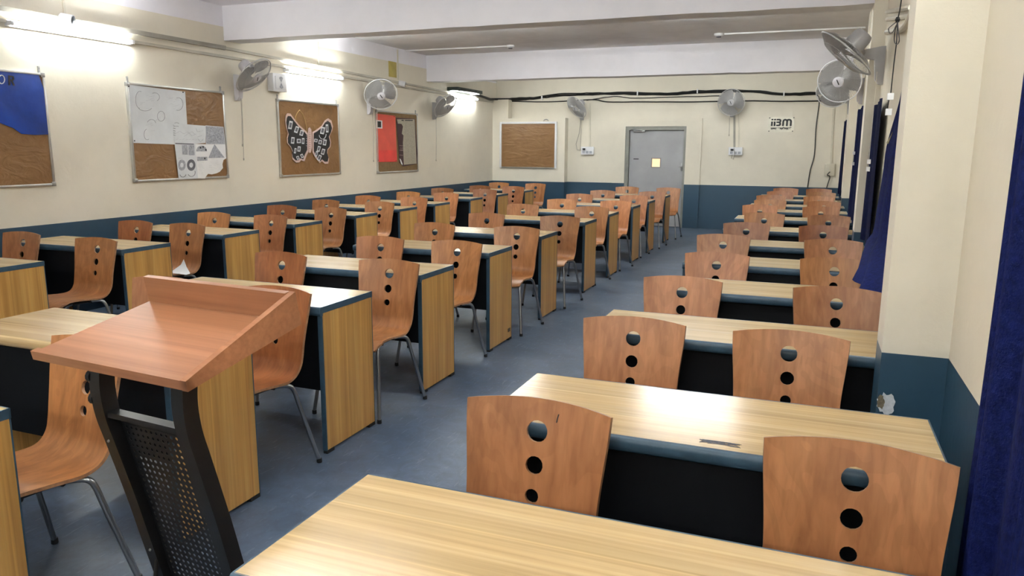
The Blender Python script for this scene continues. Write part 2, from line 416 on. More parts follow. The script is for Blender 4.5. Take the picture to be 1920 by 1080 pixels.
h = onY(1278, 313, YW); mb = MB(); mb.box((h.x - 0.015, ly - 0.03, h.z - 0.07), (h.x + 0.015, ly, h.z + 0.07), bev=0.008); mb.tube([(h.x, ly - 0.03, h.z), (h.x, ly - 0.06, h.z), (h.x - 0.05, ly - 0.06, h.z)], 0.009); mb.build('door_handle', M['steel'], leaf)
h = onY(1200, 245, YW); mb = MB(); mb.box((h.x - 0.13, ly - 0.045, h.z - 0.03), (h.x + 0.1, ly, h.z + 0.02), bev=0.008); mb.tube([(h.x + 0.05, ly - 0.05, h.z), (h.x - 0.15, ly - 0.12, h.z + 0.02), (h.x - 0.02, ly - 0.01, h.z + 0.05)], 0.01); mb.build('door_closer', M['steel'], leaf)
h = onY(1192, 298, YW); mb = MB(); mb.box((h.x - 0.05, ly - 0.006, h.z - 0.01), (h.x + 0.05, ly, h.z + 0.008)); mb.build('nameplate', M['ink_d'], leaf)
for vv_ in (262, 310, 338):
    h = onY(1178, vv_, YW); mb = MB(); mb.box((dx0 + fw - 0.02, YW - 0.03, h.z - 0.06), (dx0 + fw + 0.012, YW - 0.018, h.z + 0.06)); mb.tube([(dx0 + fw, YW - 0.03, h.z - 0.06), (dx0 + fw, YW - 0.03, h.z + 0.06)], 0.008); mb.build('door_hinge', M['frame_grey'], root)

# ================================================================== DESKS
DD = 0.466
def desk_meshes(W, tagname):
    out = {}
    h = W / 2
    mb = MB(); mb.box((-h + 0.004, 0.010, 0.722), (h - 0.004, DD - 0.004, 0.75)); out['tabletop'] = mb.mesh('tabletop', M['top'], 0)
    # edge band: rounded front lip, then strips round the sides and back
    mb = MB(); prof = [(0.012, 0.7503), (0.006, 0.749), (0.001, 0.744), (-0.002, 0.735), (-0.002, 0.720), (0.001, 0.712), (0.006, 0.707), (0.014, 0.705), (0.022, 0.708), (0.022, 0.7215), (0.0105, 0.7225)]
    mb.prism([(-h, y, z) for y, z in prof], (2 * h, 0, 0))
    for s in (-1, 1): mb.box((min(s * h, s * (h - 0.0045)), 0.010, 0.7195), (max(s * h, s * (h - 0.0045)), DD, 0.7502))
    mb.box((-h, DD - 0.0045, 0.7195), (h, DD, 0.7502))
    out['edge_band'] = mb.mesh('edge_band', M['edge'], 40)
    for s in (-1, 1):
        mb = MB(); x0, x1 = (h - 0.026, h - 0.002) if s > 0 else (-h + 0.002, -h + 0.026)
        mb.box((x0, 0.020, 0.018), (x1, DD - 0.006, 0.7195)); out['end_panel%d' % s] = mb.mesh('end_panel', M['panel'], 0)
        for e, (ea, eb, fa, fb) in enumerate(((0.014, 0.0205, 0.016, 0.075), (DD - 0.0065, DD - 0.001, DD - 0.062, DD - 0.003))):
            mb = MB(); mb.box((x0 - 0.0006, ea, 0.016), (x1 + 0.0006, eb, 0.7195)); out['edge_strip%d%d' % (s, e)] = mb.mesh('edge_strip', M['edge'], 0)
            mb = MB(); mb.box((x0 + 0.001, fa, 0), (x1 + 0.001, fb, 0.019)); out['foot%d%d' % (s, e)] = mb.mesh('foot', M['rubber'], 0)
    mb = MB(); mb.box((-h + 0.026, 0.062, 0.31), (h - 0.026, 0.080, 0.722)); out['modesty_panel'] = mb.mesh('modesty_panel', M['black_board'], 0)
    return out
DM = {w_: desk_meshes(w_, '') for w_ in (1.165, 1.185, 1.20, 1.38)}
def child(name, me, parent):
    o = bpy.data.objects.new(name, me); COL.objects.link(o); o.parent = parent; return o
def make_desk(W, x, y, label, group, band=None):
    root = empty('desk', (x, y, 0), label, 'desk', group); d = DM[W]
    t = child('tabletop', d['tabletop'], root)
    eb = child('edge_band', d['edge_band'], t)
    if band:
        eb.data = eb.data.copy(); eb.data.materials[0] = band
    for s in (-1, 1):
        p = child('end_panel', d['end_panel%d' % s], root)
        for e in (0, 1): child('edge_strip', d['edge_strip%d%d' % (s, e)], p); child('foot', d['foot%d%d' % (s, e)], p)
    child('modesty_panel', d['modesty_panel'], root)
    return root
NEAR = {'L': [3.0141, 4.09, 5.1384, 6.1176, 7.201, 8.1767, 9.1337, 10.2845, 11.3525, 12.6024],
        'M': [0.965, 2.0056, 2.9539, 3.9629, 5.0154, 6.1678, 7.5463, 8.5713, 9.8301, 10.8852, 12.2027],
        'R': [0.972, 1.8953, 3.0150, 4.09, 5.14, 6.24, 7.45, 8.68, 9.80, 10.80, 11.98, 13.08]}
RX = [-0.33, -0.232, -0.24, -0.18, -0.17, -0.16] + [-0.155] * 6
CN = {'L': 'left-wall column', 'M': 'middle column', 'R': 'window-side column'}
DESKS = {}
for c in 'LMR':
    for i, y in enumerate(NEAR[c]):
        W, x = {'L': (1.185, -5.302), 'M': (1.165, -2.73), 'R': (1.20, RX[i])}[c]
        if (c, i) == ('R', 0): W, x = 1.38, -0.24
        lab = 'oak laminate desk with slate-blue edges, %s from the front in the %s' % (ORD[i], CN[c])
        band = None
        if (c, i) == ('M', 1):
            lab = 'oak laminate desk with pale wood front edge behind the lectern, in the middle column'
            band = M['top']
        if (c, i) == ('R', 0): lab = 'oak laminate desk nearest the camera, cut off by the bottom of the photo'
        if (c, i) == ('R', 1): lab = 'oak laminate desk with pen scribble on its front edge, beside the nearest pier'
        DESKS[c, i] = make_desk(W, x, y, lab, 'desks in the ' + CN[c], band)
# the small brown plate low on one end panel
dk = DESKS['M', 4]; pnl = [o for o in dk.children if o.name.startswith('end_panel')][1]
c = onX(954.5, 618.5, -2.1475) - V((dk.location)); mb = MB(); mb.box((0.5805, c.y - 0.022, c.z - 0.014), (0.5835, c.y + 0.022, c.z + 0.014)); o = MB.build(mb, 'label_plate', M['brownplate'], None); o.parent = pnl; o['label'] = 'small brown plate'
# pen scribble on the second window-side desk
dk = DESKS['R', 1]; tp = [o for o in dk.children if o.name.startswith('tabletop')][0]
c = onZ(1350, 832, 0.75) - V(dk.location); mb = MB(); rr = random.Random(5); pts = []
for k in range(46): pts.append((c.x - 0.055 + 0.11 * rr.random() ** 0.8, c.y + rr.uniform(-0.012, 0.016), 0.7506))
mb.tube(pts, 0.0005, 4, cap=False); o = mb.build('pen_scribble', M['ink'], None); o.parent = tp; o['label'] = 'dark pen scribble'

# ================================================================== CHAIRS
PROF = catmull([(0, 0, 0.84), (0, -0.020, 0.755), (0, -0.040, 0.665), (0, -0.056, 0.59), (0, -0.068, 0.53), (0, -0.082, 0.485), (0, -0.112, 0.450), (0, -0.16, 0.433), (0, -0.23, 0.430), (0, -0.31, 0.437), (0, -0.39, 0.444), (0, -0.45, 0.443), (0, -0.50, 0.431), (0, -0.53, 0.412), (0, -0.543, 0.395)], 10)
ARC = [0.0]
for a, b in zip(PROF, PROF[1:]): ARC.append(ARC[-1] + (b - a).length)
TL = ARC[-1]
def prof_at(t):
    t = max(0, min(TL, t)); i = 0
    while i < len(ARC) - 2 and ARC[i + 1] < t: i += 1
    f = (t - ARC[i]) / (ARC[i + 1] - ARC[i]); return PROF[i].lerp(PROF[i + 1], f)
def lerpt(t, tab):
    for (a, va), (b, vb) in zip(tab, tab[1:]):
        if t <= b:
            f = (t - a) / (b - a); f = f * f * (3 - 2 * f); return va + (vb - va) * f
    return tab[-1][1]
HW = [(0, 0.207), (0.30, 0.188), (0.40, 0.186), (0.52, 0.200), (0.72, 0.204), (TL - 0.03, 0.198), (TL, 0.186)]
HOLES = [(0.090, 0.0300), (0.183, 0.0250), (0.267, 0.0195)]
def shell_mesh():
    bm = bmesh.new(); nu, nv = 36, 84; grid = []; uvp = {}
    for j in range(nv + 1):
        row = []
        for i in range(nu + 1):
            u = -1 + 2 * i / nu; v = j / nv
            t0 = 0.017 * u * u; t1 = TL - 0.020 * abs(u) ** 3
            t = t0 + (t1 - t0) * v; x = u * lerpt(t, HW)
            vt = bm.verts.new((x, t, 0)); row.append(vt)
        grid.append(row)
    for j in range(nv):
        for i in range(nu): bm.faces.new((grid[j][i], grid[j][i + 1], grid[j + 1][i + 1], grid[j + 1][i]))
    for tc, r in HOLES:
        c = V((0, tc, 0)); kill = [f for f in bm.faces if (f.calc_center_median() - c).length < r + 0.001]
        ring = {v for f in kill for v in f.verts}
        bmesh.ops.delete(bm, geom=kill, context='FACES')
        for v in ring:
            if v.is_valid and v.link_faces:
                d = v.co - c; v.co = c + d.normalized() * r
    bmesh.ops.delete(bm, geom=[v for v in bm.verts if not v.link_faces], context='VERTS')
    # bend onto the profile
    for v in bm.verts:
        x, t = v.co.x, v.co.y; p = prof_at(t); hw = lerpt(t, HW); q = (x / hw) ** 2
        kb = max(0.0, 1 - t / 0.42); ks = max(0.0, min(1, (t - 0.40) / 0.15))
        v.co = V((x, p.y - 0.024 * q * kb - 0.012 * q * (1 - kb) * (1 - ks), p.z + 0.008 * q * ks * (1 if t < TL - 0.1 else 0.3)))
    bm.normal_update()
    fs = list(bm.faces)
    nrm = {v: v.normal.copy() for v in bm.verts}
    # make sure normals look towards the sitter (up / forward)
    sgn = 1 if sum(f.normal.z - f.normal.y for f in fs) > 0 else -1
    dup = {v: bm.verts.new(v.co - nrm[v] * sgn * 0.0115) for v in list(nrm)}
    be = [e for e in bm.edges if len(e.link_faces) == 1]
    for f in fs: bm.faces.new([dup[v] for v in reversed(f.verts)])
    for e in be:
        a, b = e.verts; f = bm.faces.new((a, b, dup[b], dup[a])); f.material_index = 1
    mb = MB(); mb.bm.free(); mb.bm = bm
    return mb.mesh('seat_shell', [M['ply'], M['ply_edge']], 50)
CM = {'seat_shell': shell_mesh()}
def leg_mesh(s, front):
    mb = MB()
    if front: path = catmull([(s * 0.13, -0.36, 0.414), (s * 0.155, -0.42, 0.414), (s * 0.168, -0.452, 0.408), (s * 0.176, -0.468, 0.385), (s * 0.184, -0.480, 0.33)], 5) + [V((s * 0.214, -0.535, 0.012))]
    else: path = catmull([(s * 0.12, -0.25, 0.410), (s * 0.165, -0.20, 0.412), (s * 0.190, -0.172, 0.404), (s * 0.201, -0.158, 0.375), (s * 0.208, -0.148, 0.33)], 5) + [V((s * 0.258, -0.072, 0.012))]
    mb.tube(path, 0.0105, 10)
    return mb.mesh('leg', M['chrome'], 60)
def cap_mesh(s, front):
    f = V((s * 0.214, -0.535, 0)) if front else V((s * 0.258, -0.072, 0))
    mb = MB(); mb.lathe([(0, 0.0115), (0.003, 0.0135), (0.022, 0.0125)], f, (0, 0, 1), 10); return mb.mesh('foot_cap', M['rubber'], 40)
for s in (-1, 1):
    for fr in (0, 1):
        CM['leg', s, fr] = leg_mesh(s, fr); CM['cap', s, fr] = cap_mesh(s, fr)
mb = MB(); mb.box((-0.14, -0.40, 0.402), (0.14, -0.19, 0.420), bev=0.006)
for y in (-0.37, -0.235): mb.tube([(-0.15, y, 0.408), (0.15, y, 0.408)], 0.010, 8)
CM['under_frame'] = mb.mesh('under_frame', M['black'], 40)
def make_chair(x, y, rz, tint, label, group):
    root = empty('classroom_chair', (x, y, 0), label, 'chair', group, rz)
    sh = child('seat_shell', CM['seat_shell'], root); sh.color = (*tint, 1)
    child('under_frame', CM['under_frame'], root)
    for s in (-1, 1):
        for fr in (0, 1):
            lg = child('leg', CM['leg', s, fr], root); child('foot_cap', CM['cap', s, fr], lg)
    return root
# seat centres measured from the photo: (image span of the back's top corners, row height)
CH = {'L': [[(7.8, 82.8, 437.5), (144.5, 225, 449)], [(227.5, 288, 414.5), (322, 388, 421)], [(372.7, 435, 399), (479, 541, 405)], [(506, 556, 386.5), (593, 651, 391.5)], [(587, 639, 374.5), (685, 741.7, 379)], [(667.5, 716, 364), (753, 803, 367.5)], [(743, 791, 355.5), (815, 861, 357)], [(810.5, 851, 349.5), (888.7, 931.7, 351)], [(883, 919, 344.5), (945, 982, 346.5)], [(919, 954, 340.5), (987.5, 1022.5, 342.5)]],
      'M': [[None, (95, 232, 635)], [(247, 378, 521), (484, 580, 547)], [(482, 579.7, 478.5), (678, 787, 494)], [(674, 757.3, 447.5), (814, 904, 459)], [(779, 855, 421.5), (929, 1011.7, 428)], [(881.7, 946.7, 401), (1015.8, 1086.7, 404.5)], [(951.7, 1012, 385), (1078.7, 1142.5, 387.3)], [(1027.5, 1081.7, 372.7), (1127.5, 1183.8, 375)], [(1063, 1112, 363.5), (1163.7, 1214.7, 365)], [(1108.8, 1153.3, 357.5), (1200, 1247, 360)], [(1155, 1198, 352), (1232, 1275.5, 353.8)]],
      'R': [[(884, 1141, 758), (1437, 1793, 841)], [(1099, 1281, 601), (1374, 1590, 627)], [(1208.7, 1353, 523), (1492, 1650, 543)], [(1285, 1405, 478), (1521, 1631, 488)], [(1307, 1407, 445), (1517, 1624, 449.5)], [(1357, 1443.5, 418), (1504, 1597, 423)], [(1396, 1471, 400.5), (1514, 1594, 405)], [(1392, 1459, 386), (1505, 1574, 390.5)], [(1415, 1474, 376), (1521, 1583, 379)], [(1419, 1473, 367.5), (1507, 1564, 370)], [(1438.5, 1488.5, 360), (1515.5, 1567, 362)], [(1456, 1502.5, 355.5), (1504, 1552, 356.5)]]}
REDDER = {('L', 1, 0), ('L', 3, 0), ('R', 5, 1), ('M', 1, 1), ('M', 2, 0)}
SIDE = {'L': ('wall-side', 'aisle-side'), 'M': ('left', 'right'), 'R': ('aisle-side', 'window-side')}
CHAIRS = {}
rc = random.Random(11)
for c in 'LMR':
    for i, row in enumerate(CH[c]):
        base = NEAR[c][i] + DD; nxt = NEAR[c][i + 1] if i + 1 < len(NEAR[c]) else base + 0.62
        for k, s in enumerate(row):
            if s is None: continue
            um = (s[0] + s[1]) / 2
            yy = onZ(um, s[2], 0.823).y if i < 4 else base + 0.62
            if (c, i) != ('R', 0): yy = max(yy, base + 0.556)      # feet clear of the desk in front
            yy = min(yy, nxt + 0.004)
            x = onY(um, s[2], yy).x
            if c == 'L' and k == 0: x = max(x, XW + 0.23)
            if (c, i, k) == ('M', 0, 1): x, yy = -2.35, 1.885
            if (c, i, k) == ('M', 1, 1): x, yy = -2.378, 2.962
            if c == 'R' and k == 1: x = min(x, {4: 0.196, 3: 0.182, 5: 0.140, 2: 0.165, 8: 0.188}.get(i, x))
            if (c, i, k) == ('R', 0, 1): x -= 0.008
            if (c, i, k) == ('R', 11, 0): x -= 0.05
            if (c, i, k) == ('R', 11, 1): x += 0.065
            g = rc.uniform(0.90, 1.10); tint = (g, g * rc.uniform(0.95, 1.05), g * rc.uniform(0.92, 1.08))
            if (c, i, k) in REDDER: tint = (0.80, 0.66, 0.58)
            rz = math.radians(rc.uniform(-3, 3))
            if (c, i, k) == ('M', 0, 1): rz = math.radians(-8)
            if (c, i, k) == ('M', 1, 1): rz = math.radians(-4.5)
            lab = 'plywood chair with three round holes, %s seat behind the %s %s desk' % (SIDE[c][k], ORD[i], {'L': 'left-wall', 'M': 'middle', 'R': 'window-side'}[c])
            if (c, i, k) == ('R', 0, 0): lab = 'large plywood chair back with a short black pen stroke, beside the aisle at front'; rz = math.radians(-1)
            if (c, i, k) == ('R', 0, 1): lab = 'largest plywood chair back, beside the blue curtain at the lower right'; rz = math.radians(-3)
            if (c, i, k) == ('L', 1, 1): lab = 'plywood chair with scrap of white paper on its seat'
            if (c, i, k) == ('M', 0, 1): lab = 'plywood chair half hidden behind the lectern, its seat open to the camera'
            if (c, i, k) in REDDER: lab = 'darker reddish ' + lab
            CHAIRS[c, i, k] = make_chair(x, yy, rz, tint, lab, 'plywood chairs in the ' + CN[c])
# short pen stroke on the nearest aisle chair
ch = CHAIRS['R', 0, 0]; sh = [o for o in ch.children if o.name.startswith('seat_shell')][0]
mb = MB(); mb.tube([(0.058, -0.0105, 0.806), (0.0555, -0.0135, 0.795), (0.054, -0.0165, 0.784)], 0.0016, 5); o = mb.build('pen_stroke', M['ink_d'], None); o.parent = sh; o['label'] = 'short black stroke'
# scrap of paper on a seat
ch = CHAIRS['L', 1, 1]; p0 = onZ(342, 513, 0.452)
mb = MB(); z0 = 0.452
P = lambda dx, dy, dz: V((p0.x + dx, p0.y + dy, z0 + dz))
mb.face((P(-0.10, -0.02, 0.012), P(0.10, -0.02, 0.008), P(0.03, 0.02, 0.055), P(-0.035, 0.025, 0.07))); mb.face((P(-0.035, 0.025, 0.07), P(0.03, 0.02, 0.055), P(-0.004, 0.035, 0.10), P(-0.016, 0.04, 0.115))); mb.face((P(-0.11, -0.03, 0.004), P(-0.10, -0.02, 0.012), P(0.10, -0.02, 0.008), P(0.09, -0.05, 0.003)))
bmesh.ops.remove_doubles(mb.bm, verts=mb.bm.verts, dist=1e-4); bmesh.ops.solidify(mb.bm, geom=mb.bm.faces[:], thickness=0.002)
tag(mb.build('paper_scrap', M['paper_w'], org=p0 * 1.0), 'crumpled white paper scrap lying on a chair seat', 'paper')

# ================================================================== LECTERN
P0 = onZ(60, 658, 1.0); P0 = V((P0.x, P0.y, 1.0))
ang = math.atan2(-0.048, 0.552)
root = empty('lectern', (P0.x, P0.y, 0), 'cherry-wood slanted lectern on a black perforated metal stand', 'lectern', None, ang)
LW, LDp, LS = 0.556, 0.366, 0.073
sl = math.atan2(LS, LDp); ey = V((0, math.cos(sl), math.sin(sl))); en = V((0, -math.sin(sl), math.cos(sl)))
L_ = lambda x, s, n: V((x, 0, 1.0)) + ey * s + en * n
SLn = math.hypot(LDp, LS)
def slab(mb, x0, x1, s0, s1, n0, n1):
    c = [L_(x, s, n) for n in (n0, n1) for x, s in ((x0, s0), (x1, s0), (x1, s1), (x0, s1))]
    mb.face((c[3], c[2], c[1], c[0])); mb.face(c[4:8])
    for a, b in ((0, 1), (1, 2), (2, 3), (3, 0)): mb.face((c[a], c[b], c[b + 4], c[a + 4]))
    bmesh.ops.remove_doubles(mb.bm, verts=mb.bm.verts, dist=1e-5)
def lchild(mb, name, mat_, par=None, lab=None):
    o = mb.build(name, mat_, None); o.parent = par or root
    if lab: o['label'] = lab
    return o
mb = MB(); slab(mb, 0, LW - 0.019, 0.012, SLn, -0.018, -0.004); board = lchild(mb, 'reading_board', M['cherry'])
mb = MB(); slab(mb, 0, LW, -0.004, 0.016, -0.022, 0.002); lchild(mb, 'book_stop', M['cherry'])
mb = MB(); slab(mb, 0, LW - 0.019, SLn - 0.018, SLn, -0.004, 0.072); lchild(mb, 'back_rail', M['cherry'])
# wedge cheek on the right: thin at the reader, tall at the back
mb = MB(); pts = [L_(LW - 0.018, -0.004, 0.003), L_(LW - 0.018, SLn, 0.072), L_(LW - 0.018, SLn, -0.020), L_(LW - 0.018, -0.004, -0.023)]
mb.prism(pts, (0.018, 0, 0)); lchild(mb, 'side_cheek', M['cherry'])
# stand: two swept flat posts and the punched panel between
def post_path(x):
    return catmull([(x, 0.112, 1.0), (x, 0.100, 0.95), (x, 0.096, 0.89), (x, 0.104, 0.82), (x, 0.122, 0.75), (x, 0.148, 0.65), (x, 0.176, 0.54), (x, 0.213, 0.38), (x, 0.262, 0.18), (x, 0.30, 0.03)], 6)
PX = (0.122, 0.425)
for x in PX:
    mb = MB(); pa = post_path(x); a, b = [], []
    for i, p in enumerate(pa):
        t = (pa[min(i + 1, len(pa) - 1)] - pa[max(i - 1, 0)]).normalized(); nn = V((0, -t.z, t.y))
        a.append(p + nn * 0.022); b.append(p - nn * 0.022)
    for dx in (-0.014, 0.014):
        pass
    for i in range(len(pa) - 1):
        q = [a[i], a[i + 1], b[i + 1], b[i]]
        for dx in (-0.020, 0.020): mb.face([v + V((dx, 0, 0)) for v in q])
        mb.face([a[i] + V((-0.020, 0, 0)), a[i] + V((0.020, 0, 0)), a[i + 1] + V((0.020, 0, 0)), a[i + 1] + V((-0.020, 0, 0))])
        mb.face([b[i] + V((-0.020, 0, 0)), b[i] + V((0.020, 0, 0)), b[i + 1] + V((0.020, 0, 0)), b[i + 1] + V((-0.020, 0, 0))])
    for i in (0, len(pa) - 1): mb.face([a[i] + V((-0.020, 0, 0)), a[i] + V((0.020, 0, 0)), b[i] + V((0.020, 0, 0)), b[i] + V((-0.020, 0, 0))])
    bmesh.ops.remove_doubles(mb.bm, verts=mb.bm.verts, dist=1e-5)
    pst = lchild(mb, 'stand_post', M['black'])
    if x == PX[0]:
        for zz, yy in ((0.925, 0.086), (0.865, 0.088)):
            mb = MB(); mb.lathe([(0, 0.016), (0.012, 0.017), (0.016, 0.010)], (x - 0.016, yy, zz), (-1, 0, 0), 12); lchild(mb, 'bolt_cap', M['rubber'], pst)
# perforated panel built as a lattice with real holes
def punched():
    bm = bmesh.new(); x0, x1 = PX[0] + 0.020, PX[1] - 0.020
    A = V((0, 0.118, 0.822)); B = V((0, 0.268, 0.16)); d = (B - A); Ln = d.length; d.normalize(); nn = V((0, -d.z, d.y))
    px = 0.0188; nc = int((x1 - x0 - 0.012) / px); nr = int((Ln - 0.03) / px)
    mx = (x1 - x0 - nc * px) / 2; ms = 0.03
    def pt(x, s): return A + d * s + V((x, 0, 0))
    def quad(xa, xb, sa, sb): bm.faces.new([bm.verts.new(pt(*q)) for q in ((xa, sa), (xb, sa), (xb, sb), (xa, sb))])
    quad(x0, x1, 0, ms); quad(x0, x0 + mx, ms, Ln); quad(x1 - mx, x1, ms, Ln)
    r = 0.0049; se = ms + nr * px
    if se < Ln: quad(x0 + mx, x1 - mx, se, Ln)
    for i in range(nc):
        for j in range(nr):
            cx, cs = x0 + mx + (i + 0.5) * px, ms + (j + 0.5) * px; hp = px / 2
            ring = [bm.verts.new(pt(cx + r * math.cos(k * math.pi / 6), cs + r * math.sin(k * math.pi / 6))) for k in range(12)]
            cor = [bm.verts.new(pt(cx + a * hp, cs + b * hp)) for a, b in ((1, 1), (-1, 1), (-1, -1), (1, -1))]
            mid = [bm.verts.new(pt(cx + a * hp, cs + b * hp)) for a, b in ((1, 0), (0, 1), (-1, 0), (0, -1))]
            for q in range(4):
                ks = [ring[(3 * q + t) % 12] for t in range(4)]
                bm.faces.new([mid[q], cor[q], mid[(q + 1) % 4], ks[3], ks[2], ks[1], ks[0]])
    bmesh.ops.remove_doubles(bm, verts=bm.verts, dist=1e-5)
    bmesh.ops.solidify(bm, geom=bm.faces[:], thickness=0.0015)
    mb = MB(); mb.bm.free(); mb.bm = bm; return mb
pp = lchild(punched(), 'perforated_panel', M['black'])
mb = MB(); mb.box((PX[0] + 0.020, 0.088, 0.818), (PX[1] - 0.020, 0.120, 0.832)); lchild(mb, 'top_rail', M['black'])
mb = MB(); mb.box((PX[0] - 0.02, 0.10, 0), (PX[1] + 0.02, 0.46, 0.03), bev=0.006); base_ = lchild(mb, 'stand_base', M['black'])
mb = MB(); mb.tube([(PX[0] + 0.012, 0.215, 0.42), (PX[0] + 0.012, 0.13, 0.03)], 0.006, 8); lchild(mb, 'brace_rod', M['black'])
mb = MB()
for x, y, z in ((PX[0] + 0.004, 0.0, 0),): pass
for s_ in (0.05, 0.42):
    A = V((0, 0.104, 0.80)); B = V((0, 0.268, 0.16)); d = (B - A).normalized(); c = A + d * s_ + V((PX[0] + 0.004, -0.021, -0.004))
    mb.lathe([(0, 0.0045), (0.003, 0.003)], c, (0, -1, 0.2), 10)
lchild(mb, 'rivet', M['steel'])

# ================================================================== LIGHTS (the room's fluorescent battens, plus unseen tubes added for brightness)
def tube_light(a, b, out, label):
    a, b, out = V(a), V(b), V(out)
    mid = (a + b) / 2; root = empty('tube_light', mid, label, 'light', 'fluorescent tube lights'); d = (b - a).normalized(); up = out.cross(d).normalized()
    mb = MB(); hw = 0.022
    pts = [a + up * hw, a - up * hw, a - up * hw + out * 0.03, a + up * hw + out * 0.03]
    mb.prism(pts, b - a); mb.build('batten', M['white_pl'], root)
    mb = MB(); mb.tube([a + d * 0.03 + out * 0.055, b - d * 0.03 + out * 0.055], 0.0135, 12); mb.build('lamp_tube', M['tube'], root)
    for q, s in ((a, 1), (b, -1)):
        mb = MB(); e = [q + up * 0.016 + out * 0.03, q - up * 0.016 + out * 0.03, q - up * 0.016 + out * 0.075, q + up * 0.016 + out * 0.075]
        mb.prism(e, d * s * 0.028); mb.build('lamp_holder', M['white_pl'], root)
    return root
def wy(u, v): return onX(u, v, XW)
for (a, b, nm) in (((8, 41), (242, 82), 'glowing tube light at the upper left above the blue notice sheet'), ((531, 127), (637, 151), 'glowing tube light above the butterfly board'), ((838, 176), (891, 189), 'glowing tube light in the far left corner beside a fan')):
    A, B = wy(*a), wy(*b); z = (A.z + B.z) / 2; tube_light((XW, A.y, z), (XW, B.y, z), (1, 0, 0), nm)
for x in (-4.6, -2.6, -0.6): tube_light((x - 0.6, YF, 2.55), (x + 0.6, YF, 2.55), (0, 1, 0), 'tube light on the front wall, behind the camera, %s' % {-4.6: 'left', -2.6: 'centre', -0.6: 'right'}[x])
for x, y in ((-2.6, 3.6), (-2.6, 1.0), (-0.6, 1.5)): tube_light((x - 0.6, y, ZC), (x + 0.6, y, ZC), (0, 0, -1), 'tube light on the ceiling above the %s' % {3.6: 'front desks of the middle column', 1.0: 'lectern', 1.5: 'front desks of the window-side column, added for brightness'}[y])  # last position is an unseen tube added to brighten the nearest pier
for x, y, nm in ((-3.7, 7.7, 'front left'), (-1.2, 7.7, 'front right'), (-3.7, 8.9, 'rear left'), (-1.2, 8.9, 'rear right')): tube_light((x - 0.6, y, ZC), (x + 0.6, y, ZC), (0, 0, -1), 'tube light added for brightness on the ceiling behind the nearer beam, %s one' % nm)  # unseen tubes added to lift the ambient light and the far chairs
for x, nm in ((-3.8, 'left'), (-1.2, 'right')): tube_light((x - 0.6, 12.7, ZC), (x + 0.6, 12.7, ZC), (0, 0, -1), 'tube light added for brightness on the ceiling behind the farther beam, %s one' % nm)  # unseen pair added so the far wall is well lit
tube_light((XR0, 3.3, 2.6), (XR0, 4.5, 2.6), (-1, 0, 0), 'tube light added for brightness on the window-side wall just behind the nearest pier')  # unseen tube added to raise the general light level
tube_light((XR0, -1.5, 2.5), (XR0, -0.3, 2.5), (-1, 0, 0), 'tube light on the window-side wall beside the near curtain')

